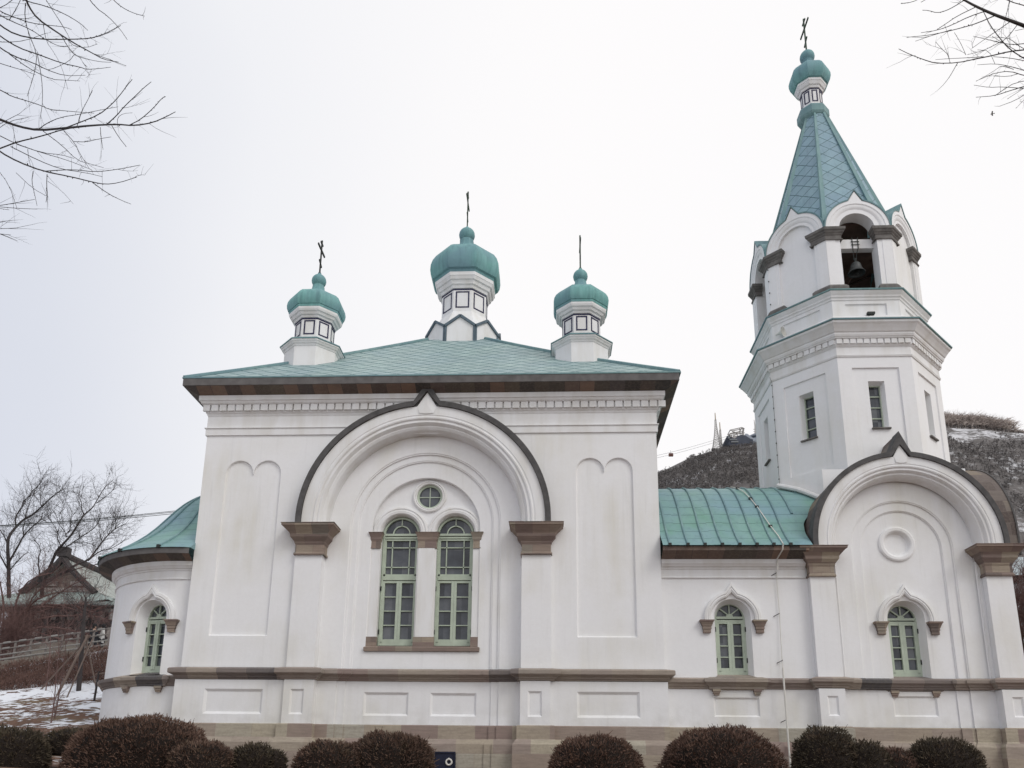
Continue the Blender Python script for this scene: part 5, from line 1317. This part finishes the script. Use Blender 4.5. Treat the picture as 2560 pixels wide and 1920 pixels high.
# bare trees on the bank at the left
YT = lambda px, py: 19.5 + .8 * math.sin(px * .03) + .6 * math.sin(py * .02)
ct = lambda x, y: ((x / 4.233) / S_, (1180 + y / 4.233) / S_)
b = at(22, 1402, 19.0)
limb_tree('bare_tree', 'bare tree with upright crooked limbs at the left edge of the bank', (b.x, b.y, b.z - .3), [
 ([(95, 1330), (92, 1150), (90, 931), (80, 800), (90, 680), (170, 580), (250, 500), (330, 465), (440, 370), (530, 280), (590, 230), (680, 175)], 46, 5), ([(170, 580), (160, 500), (175, 450), (240, 370), (245, 310), (300, 270), (340, 200), (390, 160), (440, 100), (468, 20)], 18, 4),
 ([(92, 960), (200, 770), (250, 670), (350, 570), (440, 500), (450, 430)], 24, 6), ([(250, 670), (240, 590), (265, 540), (265, 460), (300, 370), (320, 300), (390, 170)], 15, 4), ([(440, 370), (425, 310), (430, 240)], 9, 4), ([(90, 780), (30, 650), (-40, 560)], 16, 6), ([(92, 1050), (0, 880), (-60, 780)], 20, 8), ([(94, 1050), (240, 880), (300, 850)], 14, 5)],
 ct, YT, 4.233, 'bark_dark', 21, twigs=3, tw=(.5, 1.6, .011), group='bare trees on the bank')
b = at(92, 1400, 19.0)
limb_tree('bare_tree', 'spreading bare tree leaning right in front of the temple', (b.x, b.y, b.z - .3), [
 ([(440, 1320), (450, 1200), (500, 1060), (560, 931), (600, 830), (680, 750), (760, 660), (850, 510), (890, 450), (980, 380), (1020, 310), (1100, 170), (1200, 80)], 44, 5), ([(890, 450), (860, 380), (865, 300), (770, 200)], 12, 4), ([(1020, 330), (1120, 260), (1210, 180)], 10, 4),
 ([(640, 780), (600, 680), (610, 640), (580, 570), (490, 460)], 13, 4), ([(700, 690), (690, 630), (620, 550), (590, 440)], 12, 4), ([(690, 670), (750, 600), (740, 510), (790, 430)], 11, 4), ([(590, 870), (660, 820), (780, 740), (900, 660), (990, 600), (1040, 540), (1075, 440)], 18, 4), ([(790, 740), (920, 745), (1010, 780)], 10, 4),
 ([(450, 1200), (640, 1080), (800, 980), (940, 931), (1000, 850), (1080, 740), (1140, 670), (1220, 600), (1340, 540)], 34, 6), ([(1080, 740), (1050, 640), (1050, 540)], 11, 4), ([(1220, 600), (1230, 520), (1190, 440)], 11, 4), ([(930, 940), (1060, 830), (1160, 820), (1300, 740)], 16, 5), ([(640, 440), (690, 330), (700, 250)], 7, 3), ([(1140, 670), (1180, 600), (1190, 520), (1260, 400)], 10, 4), ([(450, 1240), (420, 1080), (400, 931), (440, 800), (340, 700)], 22, 5), ([(470, 1150), (700, 1060), (900, 1000), (1130, 960)], 20, 5)],
 ct, YT, 4.233, 'bark_dark', 22, twigs=3, tw=(.5, 1.7, .011), group='bare trees on the bank')
# rust coloured twiggy shrubs before the temple
def twig_shrub(px, py, Y, w, h, label, seed, mat='twig_red', n=70, group='dormant red brown shrubs on the bank'):
    b = at(px, py, Y); rg = random.Random(seed); root = empty('dormant_shrub', tuple(b)); tag(root, label, 'shrub', group); q = MB()
    for i in range(n):
        a = rg.uniform(0, 2 * PI); t = rg.random() ** .5; d = Vector((math.cos(a) * t * w / h, math.sin(a) * t * .8 * w / h, 1)).normalized()
        twig(q, Vector((math.cos(a) * t * w * .15, math.sin(a) * t * w * .1, 0)), d, h * rg.uniform(.6, 1.0), .018, 2, rg, .5, .1, (3, 6))
    q.build('branches', mat, root); return root
twig_shrub(18, 1425, 17.0, 1.8, 2.4, 'rust brown leafless shrub at the left edge of the bank', 31, n=40)
cm = lambda x, y: (x * .745, 950.5 + y * .745)
b = at(4, 1425, 17.6)
limb_tree('bare_tree', 'low red brown leafless tree sweeping its boughs across the temple front', (b.x, b.y, b.z - .4), [
 ([(6, 640), (20, 560), (60, 500), (120, 480), (200, 490), (260, 470)], 11, 2.5), ([(8, 625), (60, 540), (140, 510), (230, 510), (305, 480)], 9, 2), ([(10, 600), (40, 520), (50, 450), (90, 400), (150, 385)], 9, 2), ([(10, 600), (100, 540), (180, 545), (250, 562)], 8, 2),
 ([(6, 600), (12, 480), (0, 410)], 9, 3), ([(20, 560), (90, 470), (160, 440), (225, 440)], 8, 2), ([(40, 525), (110, 500), (190, 470), (270, 500)], 7, 2), ([(10, 610), (70, 585), (130, 590), (190, 575)], 7, 2), ([(14, 590), (70, 520), (100, 440), (160, 410)], 7, 2), ([(6, 630), (-40, 560), (-60, 480)], 10, 4), ([(60, 500), (150, 470), (240, 500), (310, 520)], 6, 2), ([(60, 540), (160, 575), (250, 590)], 6, 2), ([(120, 480), (190, 430), (250, 400)], 5, 2)],
 cm, lambda px, py: 17.6 + .5 * math.sin(px * .05) + .4 * math.sin(py * .04), 1.16, 'twig_red', 23, twigs=8, tw=(.4, 1.4, .011), group='bare trees on the bank')
# long brown hedge on top of the bank
rg = random.Random(8); root = empty('hedge', tuple(at(110, 1470, 12.2))); tag(root, 'long low brown leafless hedge on top of the snowy bank', 'hedge'); q = MB(); o = root.location; vs, fs = [], []
for i in range(15000):
    t = rg.random(); px = -60 + 300 * t; u = rg.random(); Y = 11.3 + 2.3 * u
    g = at(px, 1480, Y); z0 = ground_h(g.x, Y); H = 0.55 + .25 * mnoise.noise(Vector((px * .03, u * 3, 2)))
    p0 = Vector((g.x, Y, z0 - .1 + rg.random() * H)) - o; d = Vector((rg.uniform(-.6, .6), rg.uniform(-.6, .6), rg.uniform(.2, 1))).normalized() * rg.uniform(.15, .4)
    s_ = d.cross(Vector((rg.uniform(-1, 1), rg.uniform(-1, 1), 0))).normalized() * .013; k = len(vs); vs += [p0 - s_, p0 + s_, p0 + d]; fs.append((k, k + 1, k + 2))
q.add(vs, fs); m_leaf('hedge_twigs', (0.075, 0.045, 0.038), (0.12, 0.072, 0.06), (0.17, 0.105, 0.085)); q.build('branches', 'hedge_twigs', root)
# young tree held by stakes, thin saplings, frame support
gz = ground_h(at(176, 1452, 10.4).x, 10.4); b = at(176, 1452, 10.4); b.z = gz
sap = empty('staked_tree', tuple(b)); tag(sap, 'young bare tree on the snowy bank held by leaning wooden stakes', 'tree')
def rel(px, py, Y, o): return at(px, py, Y) - o
q = MB(); q.tube([Vector((0, 0, -.2)), rel(177, 1400, 10.4, b), rel(182, 1330, 10.4, b), rel(186, 1290, 10.4, b)], [.11, .095, .07, .04], 8)
q.build('trunk', 'bark_dark', sap, smooth=True); q = MB(); rg = random.Random(4)
for i in range(12): twig(q, rel(180 + rg.uniform(-1, 4), rg.uniform(1290, 1385), 10.4, b), Vector((rg.uniform(-1, 1), rg.uniform(-1, 1), .7)).normalized(), rg.uniform(.6, 1.3), .016, 2, rg)
q.build('branches', 'bark_dark', sap)
for (x0, y0, Y0), (x1, y1, Y1), w in (((88, 1461, 10.9), (196, 1372, 10.4), .075), ((128, 1461, 9.4), (190, 1372, 10.4), .11), ((216, 1432, 10.9), (184, 1372, 10.4), .07), ((150, 1462, 8.9), (200, 1380, 10.4), .06)):
    q = MB(); A = rel(x0, y0, Y0, b); A.z = ground_h(A.x + b.x, Y0) - b.z - .1; q.tube([A, rel(x1, y1, Y1, b)], w / 2, 7); q.build('stake', 'timber', sap, smooth=True)
def sapling(pts, Y, label, seed, r0=.028):
    rg = random.Random(seed); P = [at(x, y, Y) for x, y in pts]; P[0].z = ground_h(P[0].x, Y) - .05; o = P[0].copy(); root = empty('sapling', tuple(o)); tag(root, label, 'sapling', 'thin saplings on the bank')
    q = MB(); P = [v - o for v in P]; q.tube(chaikin(P, 1), [r0 * (1 - .8 * i / (2 * len(P) - 1)) for i in range(2 * len(P))], 5); q.build('trunk', 'twig_red', root)
    t = MB()
    for i in range(1, len(P)):
        for _ in range(3): twig(t, P[i - 1].lerp(P[i], rg.random()), Vector((rg.uniform(-1, 1), rg.uniform(-1, 1), 1.1)).normalized(), rg.uniform(.4, 1.0), .010, 1, rg)
    t.build('branches', 'twig_red', root)
sapling([(110, 1562), (117, 1520), (121, 1465), (128, 1400), (124, 1350)], 3.6, 'thin dark sapling standing in the snow patches', 1)
sapling([(117, 1552), (125, 1515), (135, 1455), (142, 1390), (150, 1340)], 4.6, 'second thin sapling leaning right just behind the first', 2)
sapling([(106, 1448), (108, 1410), (110, 1350)], 10.6, 'short sapling between the stakes of the young tree', 3)
b = at(205, 1500, 7.6); b.z = ground_h(b.x, 7.6); root = empty('tree_support', tuple(b)); tag(root, 'small wooden post frame in the snow beside the apse', 'tree support')
for dx, h in ((0, 1.25), (.42, 1.4)):
    q = MB(); q.tube([(dx, 0, -.2), (dx + .04, 0, h)], .045, 7); q.build('post', 'bark_dark', root)
q = MB(); q.tube([(-.08, 0, 1.12), (.58, .0, 1.2)], .035, 6); q.build('crossbar', 'timber', root)

# ------------------------------------------------------------------ temple, walls and railing on the left
m_flat('temple_roof', (0.36, 0.385, 0.365), 0.7, 0.25, 1.2); m_flat('temple_eave', (0.29, 0.345, 0.325), 0.7, 0.25, 1.0); m_flat('temple_timber', (0.06, 0.054, 0.054), 0.8, 0.3, 2.0)
m_flat('temple_wall', (0.42, 0.385, 0.36), 0.9, 0.3, 1.5); m_flat('temple_gable', (0.27, 0.22, 0.19), 0.85, 0.4, 3.0); m_stone('wall_stone', [(0.1, (0.13, 0.12, 0.10)), (0.4, (0.24, 0.215, 0.18)), (0.7, (0.19, 0.175, 0.155)), (1.0, (0.28, 0.26, 0.22))], 0.8, 0.4, 0.5, 0.02)
YH = 30.0; pk = at(150, 1206, YH); bz = at(150, 1387, YH).z
tm = empty('temple', (pk.x, YH, bz)); tag(tm, 'old timber temple with a grey green gabled roof behind bare trees', 'temple')
H = pk.z - bz; lw = at(72, 1268, YH).x - pk.x; rw = at(224, 1282, YH).x - pk.x; gw = (rw - lw) / 2 + .1; gz_ = at(224, 1282, YH).z - bz; L = 16.0
ez = at(120, 1300, YH - 2).z - bz - .1; ew = gw + 2.4
q = MB(); n = 12; rows_ = []
def rfz(u): return H - (H - gz_) * (u ** .82)
for i in range(2 * n + 1):
    s_ = (i - n) / n; u = abs(s_); rows_.append([(s_ * gw, y, rfz(u)) for y in (-.7, 0, L * .5, L)])
q.grid(rows_)
rows_ = []
for i in range(2 * n + 1):
    s_ = (i - n) / n; u = abs(s_); rows_.append([(s_ * gw, y, rfz(u) - .22) for y in (-.7, L)])
q.grid(rows_)
q.build('roof', 'temple_roof', tm, smooth=30)
q = MB(); y0 = -2.4
for s_ in (-1, 1): q.grid([[(s_ * (gw - .6 + (ew - gw + .6) * t), y, gz_ + .35 + (ez - gz_ - .35) * t ** .8) for y in (y0 * t, L)] for t in [i / 6 for i in range(7)]])
q.grid([[(-(gw - .6 + (ew - gw + .6) * t), y0 * t, gz_ + .35 + (ez - gz_ - .35) * t ** .8 + .25 * t), (-(gw - .6 + (ew - gw + .6) * t) * .5, y0 * t, gz_ + .35 + (ez - gz_ - .35) * t ** .8 - .05 * t), (0, y0 * t, gz_ + .35 + (ez - gz_ - .35) * t ** .8 + .1 * t), ((gw - .6 + (ew - gw + .6) * t) * .5, y0 * t, gz_ + .35 + (ez - gz_ - .35) * t ** .8 - .05 * t), ((gw - .6 + (ew - gw + .6) * t), y0 * t, gz_ + .35 + (ez - gz_ - .35) * t ** .8 + .25 * t)] for t in [i / 6 for i in range(7)]])
q.box(-ew, ew, y0 - .1, y0 + .3, ez - .16, ez + .02)
q.build('lower_roof', 'temple_eave', tm, smooth=30)
q = MB(); q.poly([(-gw + .25, -.05, gz_ + .1), (gw - .25, -.05, gz_ + .1)] + [((1 - i / 8) * (gw - .2), -.05, rfz(1 - i / 8) - .2) for i in range(1, 9)] + [(-(i / 8) * (gw - .2), -.05, rfz(i / 8) - .2) for i in range(1, 8)])
gb = q.build('gable', 'temple_gable', tm); q = MB()
for s_ in (-1, 1): q.tube([(s_ * gw * i / 8, -.72, rfz(i / 8) - .12) for i in range(9)], .24, 6)
q.build('bargeboard', 'temple_timber', gb); q = MB(); q.bar((-gw + .2, -.2, gz_ + .2), (gw - .2, -.2, gz_ + .2), .25, .3)
for s_ in (-1, 1): q.box(min(s_ * .5, s_ * 1.5), max(s_ * .5, s_ * 1.5), -.25, -.1, gz_ + .5, gz_ + .85)
q.build('gable_panel', 'temple_wall', gb); q = MB(); q.tube([(0, -.9, H + .05), (0, L, H + .05)], .28, 8); q.box(-.35, .35, -1.0, -.4, H - .1, H + .6); q.build('ridge', 'temple_timber', tm)
q = MB(); q.box(-ew + 1.4, ew - 1.4, -.2, L, .0, ez); q.build('wall', 'temple_wall', tm)
q = MB(); q.box(-ew + 1.2, ew - 1.2, -.35, -.15, ez - 1.35, ez - .85); q.box(-ew + 1.2, ew - 1.2, -1.5, -1.3, ez - .45, ez - .15); q.box(-ew + 1.2, ew - 1.2, -.32, -.16, -.05, .35); q.build('beam', 'temple_timber', tm)
for i in range(7):
    x = -ew + 1.6 + (2 * ew - 3.2) * i / 6; q = MB(); q.box(x - .12, x + .12, -1.55, -1.3, -.2, ez - .1); q.box(x - .10, x + .10, -.34, -.16, 0, ez - .3); q.build('post', 'temple_timber', tm)
for x0, x1 in ((-ew + 2, -ew + 3.4), (-ew + 4.2, -ew + 5.6), (-.6, 1.0), (1.8, 3.4)):
    q = MB(); q.box(x0, x1, -.26, -.18, .4, ez - 1.5); w_ = q.build('window', 'window_glass', tm); q = MB()
    for k in range(1, 4): q.box(x0 + (x1 - x0) * k / 4 - .02, x0 + (x1 - x0) * k / 4 + .02, -.29, -.26, .4, ez - 1.5)
    for k in range(1, 6): q.box(x0, x1, -.285, -.26, .4 + (ez - 1.9) * k / 6 - .015, .4 + (ez - 1.9) * k / 6 + .015)
    q.build('lattice', 'temple_timber', w_)
# retaining wall below the temple
A, B_ = at(-40, 1412, 23.6), at(236, 1384, 23.6); q = MB(); n = 20
q.grid([[(A.x + (B_.x - A.x) * i / n, y, z + .012 * i) for y, z in ((23.5, 5.2), (23.65, 7.75), (24.1, 7.75), (24.1, 5.2))] for i in range(n + 1)])
tag(q.build('retaining_wall', 'wall_stone'), 'grey stone retaining wall below the temple', 'wall')
# white railing along the road
m_flat('rail_white', (0.30, 0.29, 0.275), 0.6, 0.2, 3.0); m_flat('rail_brown', (0.22, 0.195, 0.18), 0.7, 0.2, 3.0)
rg = random.Random(3); A, B_ = at(-40, 1436, 14.7), at(232, 1398, 14.7); root = empty('railing', (A.x, 14.7, A.z)); tag(root, 'white and brown pipe railing along the road above the hedge', 'railing')
D = Vector((B_.x - A.x, 0, B_.z - A.z)); n = 8
for i in range(n + 1):
    q = MB(); P = D * (i / n); q.box(P.x - .035, P.x + .035, -.05, .05, P.z - .4, P.z + 1.0); q.build('post', 'rail_brown', root)
for h, r_, m in ((.12, .05, 'rail_white'), (.36, .035, 'rail_white')):
    q = MB(); q.tube([Vector((0, -.06, h)), D + Vector((0, -.06, h))], r_, 6); q.build('rail', m, root)
for h in (.66, .95):
    q = MB(); q.tube([Vector((0, -.06, h)), D + Vector((0, -.06, h))], .032, 6); q.build('rail', 'rail_brown', root)
    for i in range(n):
        q = MB(); q.tube([D * ((i + .28) / n) + Vector((0, -.08, h + .02)), D * ((i + .72) / n) + Vector((0, -.08, h + .02))], .048, 6); q.build('reflective_sleeve', 'rail_white', root)
# kerb wall under the railing
q = MB(); q.grid([[(A.x + D.x * i / 12, y, A.z + D.z * i / 12 + z) for y, z in ((14.35, -1.1), (14.4, -.05), (14.95, -.05), (14.95, -1.1))] for i in range(13)])
tag(q.build('road_edge_wall', 'wall_stone'), 'low grey concrete edge wall carrying the railing', 'wall')

# ------------------------------------------------------------------ two people on the road by the railing
m_flat('skin', (0.45, 0.29, 0.22), 0.6, 0.1, 5.0); m_flat('hair_black', (0.012, 0.011, 0.012), 0.5, 0.2, 5.0); m_flat('coat_dark', (0.022, 0.023, 0.028), 0.85, 0.3, 5.0); m_flat('coat_pale', (0.52, 0.51, 0.49), 0.85, 0.2, 5.0); m_flat('trousers_dark', (0.02, 0.02, 0.025), 0.85, 0.2, 5.0)
def skin_mesh(name, pts, edges, rad, mat, parent, lv=2, root=0):
    me = bpy.data.meshes.new(name); me.from_pydata(pts, edges, []); o = bpy.data.objects.new(name, me); scene.collection.objects.link(o); o.parent = parent; me.materials.append(MATS[mat])
    o.modifiers.new('Skin', 'SKIN'); me.skin_vertices.new() if not me.skin_vertices else None
    for v, r_ in zip(me.skin_vertices[0].data, rad): v.radius = r_ if isinstance(r_, tuple) else (r_, r_)
    me.skin_vertices[0].data[root].use_root = True
    sub = o.modifiers.new('Subdivision', 'SUBSURF'); sub.levels = lv; sub.render_levels = lv
    return o
def person(px, Y, coat, trousers, label, step, face):
    b = at(px, 1398, Y); gz = ground_h(b.x, Y); root = empty('person', (b.x, Y, gz), face); tag(root, label, 'person', 'people walking on the road')
    s_ = step
    P = [(0, 0, .93), (0, 0, 1.12), (0, .01, 1.36), (0, .02, 1.47), (0, .0, 1.56), (0, -.01, 1.66), (.10, 0, .88), (.11, -s_, .48), (.11, -s_ * .6, .08), (.11, -s_ * .6 - .14, .04), (-.10, 0, .88), (-.11, s_ * .6, .48), (-.11, s_, .10), (-.11, s_ - .13, .05),
         (.19, .02, 1.40), (.25, s_ * .5, 1.13), (.24, s_ * .2 - .06, .90), (-.19, .02, 1.40), (-.25, -s_ * .5, 1.13), (-.24, -s_ * .4 - .05, .92)]
    E = [(0, 1), (1, 2), (2, 3), (3, 4), (4, 5), (0, 6), (6, 7), (7, 8), (8, 9), (0, 10), (10, 11), (11, 12), (12, 13), (2, 14), (14, 15), (15, 16), (2, 17), (17, 18), (18, 19)]
    rd = [(.15, .11), (.14, .10), (.16, .10), .055, (.085, .095), (.07, .085), .085, .06, .042, .035, .085, .06, .042, .035, .06, .042, .03, .06, .042, .03]
    skin_mesh('body', P, E, rd, 'skin', root)
    q = MB(); q.lathe([(.098, 1.60), (.108, 1.66), (.10, 1.73), (.06, 1.775), (.001, 1.785)], 0, .015, 14); q.lathe([(.10, 1.52), (.104, 1.62)], 0, .03, 14); q.build('hair', 'hair_black', root, smooth=60)
    skin_mesh('coat', [P[0], P[1], P[2], P[14], P[15], P[16], P[17], P[18], P[19], (0, 0, .74)], [(0, 1), (1, 2), (2, 3), (3, 4), (4, 5), (2, 6), (6, 7), (7, 8), (0, 9)], [(.20, .145), (.185, .135), (.20, .13), .085, .065, .05, .085, .065, .05, (.21, .15)], coat, root)
    skin_mesh('trousers', [P[0], P[6], P[7], P[8], P[10], P[11], P[12]], [(0, 1), (1, 2), (2, 3), (0, 4), (4, 5), (5, 6)], [(.165, .12), .10, .078, .06, .10, .078, .06], trousers, root)
person(199, 16.2, 'coat_dark', 'trousers_dark', 'person in a dark coat walking on the road behind the railing', .16, 1.2)
person(217, 16.6, 'coat_pale', 'trousers_dark', 'person in a pale jacket and dark trousers by the railing', .12, -1.0)

# ------------------------------------------------------------------ overhead wires at the left
for i, (y0, y1, lb) in enumerate(((1110, 1091, 'topmost of the thin overhead wires crossing the bare trees'), (1113, 1094, 'middle thin overhead wire crossing the bare trees'), (1117, 1098, 'lowest of the thin overhead wires crossing the bare trees'))):
    A, B_ = at(-500, y0 + 42 - i * 3, 13), at(620, y1 - 16, 22); q = MB(); n = 24
    q.tube([A.lerp(B_, t / n) - Vector((0, 0, .5 * math.sin(PI * t / n))) for t in range(n + 1)], .018, 4)
    tag(q.build('overhead_wire', 'dark_iron'), lb, 'wire', 'overhead wires')

# ------------------------------------------------------------------ right edge: house, pine, shrub; a bird in the sky
m_flat('house_pale', (0.52, 0.55, 0.58), 0.8, 0.15, 1.0); m_flat('house_roof', (0.42, 0.48, 0.50), 0.7, 0.2, 1.0)
a = at(2194, 1206, 30); hs = empty('house', (a.x + 5, 32, a.z - 5.2)); tag(hs, 'pale house with a low grey roof at the right edge behind the tower', 'house')
q = MB(); q.box(-4.6, 6, 0, 7, -6, 4.3); q.build('wall', 'house_pale', hs); q = MB(); q.add([(-5.4, -1.2, 4.2), (7, -1.2, 4.2), (7, 3.5, 6.8), (-5.4, 3.5, 6.8), (-5.4, 8, 4.2), (7, 8, 4.2)], [(0, 1, 2, 3), (3, 2, 5, 4), (0, 3, 4)]); q.build('roof', 'house_roof', hs)
q = MB(); q.box(-4.0, -2.6, -.06, .02, 1.6, 3.0); q.build('window', 'window_glass', hs)
m_leaf('pine_needles', (0.012, 0.018, 0.013), (0.022, 0.032, 0.022), (0.035, 0.045, 0.03))
b = at(2222, 1500, 20); gz = ground_h(b.x, 20); root = empty('pine_tree', (b.x, 20, gz)); tag(root, 'dark green pine with snow dusted boughs at the right edge', 'tree'); rg = random.Random(2)
q = MB(); q.tube([(0, 0, -.3), (.1, 0, 4), (0, 0, at(2222, 1255, 20).z - gz)], [.22, .15, .04], 8); q.build('trunk', 'bark_brown', root, smooth=True); q = MB(); vs, fs = [], []
top = at(2222, 1255, 20).z - gz
for i in range(9000):
    h = rg.random() ** .7; lay = round(h * 7) / 7; r_ = (1.7 * (1 - lay) + .35) * rg.random() ** .5; a = rg.uniform(0, 2 * PI); p0 = Vector((r_ * math.cos(a), r_ * math.sin(a), top * (.35 + .65 * lay) + rg.uniform(-.12, .16) - r_ * .1))
    d = Vector((rg.uniform(-1, 1), rg.uniform(-1, 1), rg.uniform(-.2, .8))).normalized() * rg.uniform(.1, .25); s_ = d.cross(Vector((0, 0, 1))).normalized() * .018; k = len(vs); vs += [p0 - s_, p0 + s_, p0 + d]; fs.append((k, k + 1, k + 2))
q.add(vs, fs); q.build('crown', 'pine_needles', root)
twig_shrub(2214, 1415, 16, 1.6, 4.2, 'purplish leafless shrub at the right edge beside the tower', 41, n=60)
c = at(2143, 246, 2); bd = MB()
rows_ = []
for t, r_ in ((-.13, .004), (-.09, .03), (0, .045), (.07, .035), (.11, .03), (.14, .006)): rows_.append([(t, r_ * math.cos(2 * PI * i / 8), r_ * math.sin(2 * PI * i / 8)) for i in range(8)])
bd.grid(rows_, close_v=True); bd.add([(.06, 0, .02), (-.05, 0, .02), (-.08, .24, .07), (.03, .22, .08), (-.08, -.20, -.03), (.03, -.2, .0)], [(0, 1, 2, 3), (1, 0, 5, 4)]); bd.add([(-.11, -.03, 0), (-.11, .03, 0), (-.22, .05, 0), (-.22, -.05, 0)], [(0, 1, 2, 3)])
o = bd.build('bird', 'bark_brown', smooth=40); o.location = c; o.scale = (.42, .42, .42); o.rotation_euler = (0.3, -.2, 2.6); tag(o, 'small dark bird flying in the pale sky right of the spire', 'bird')
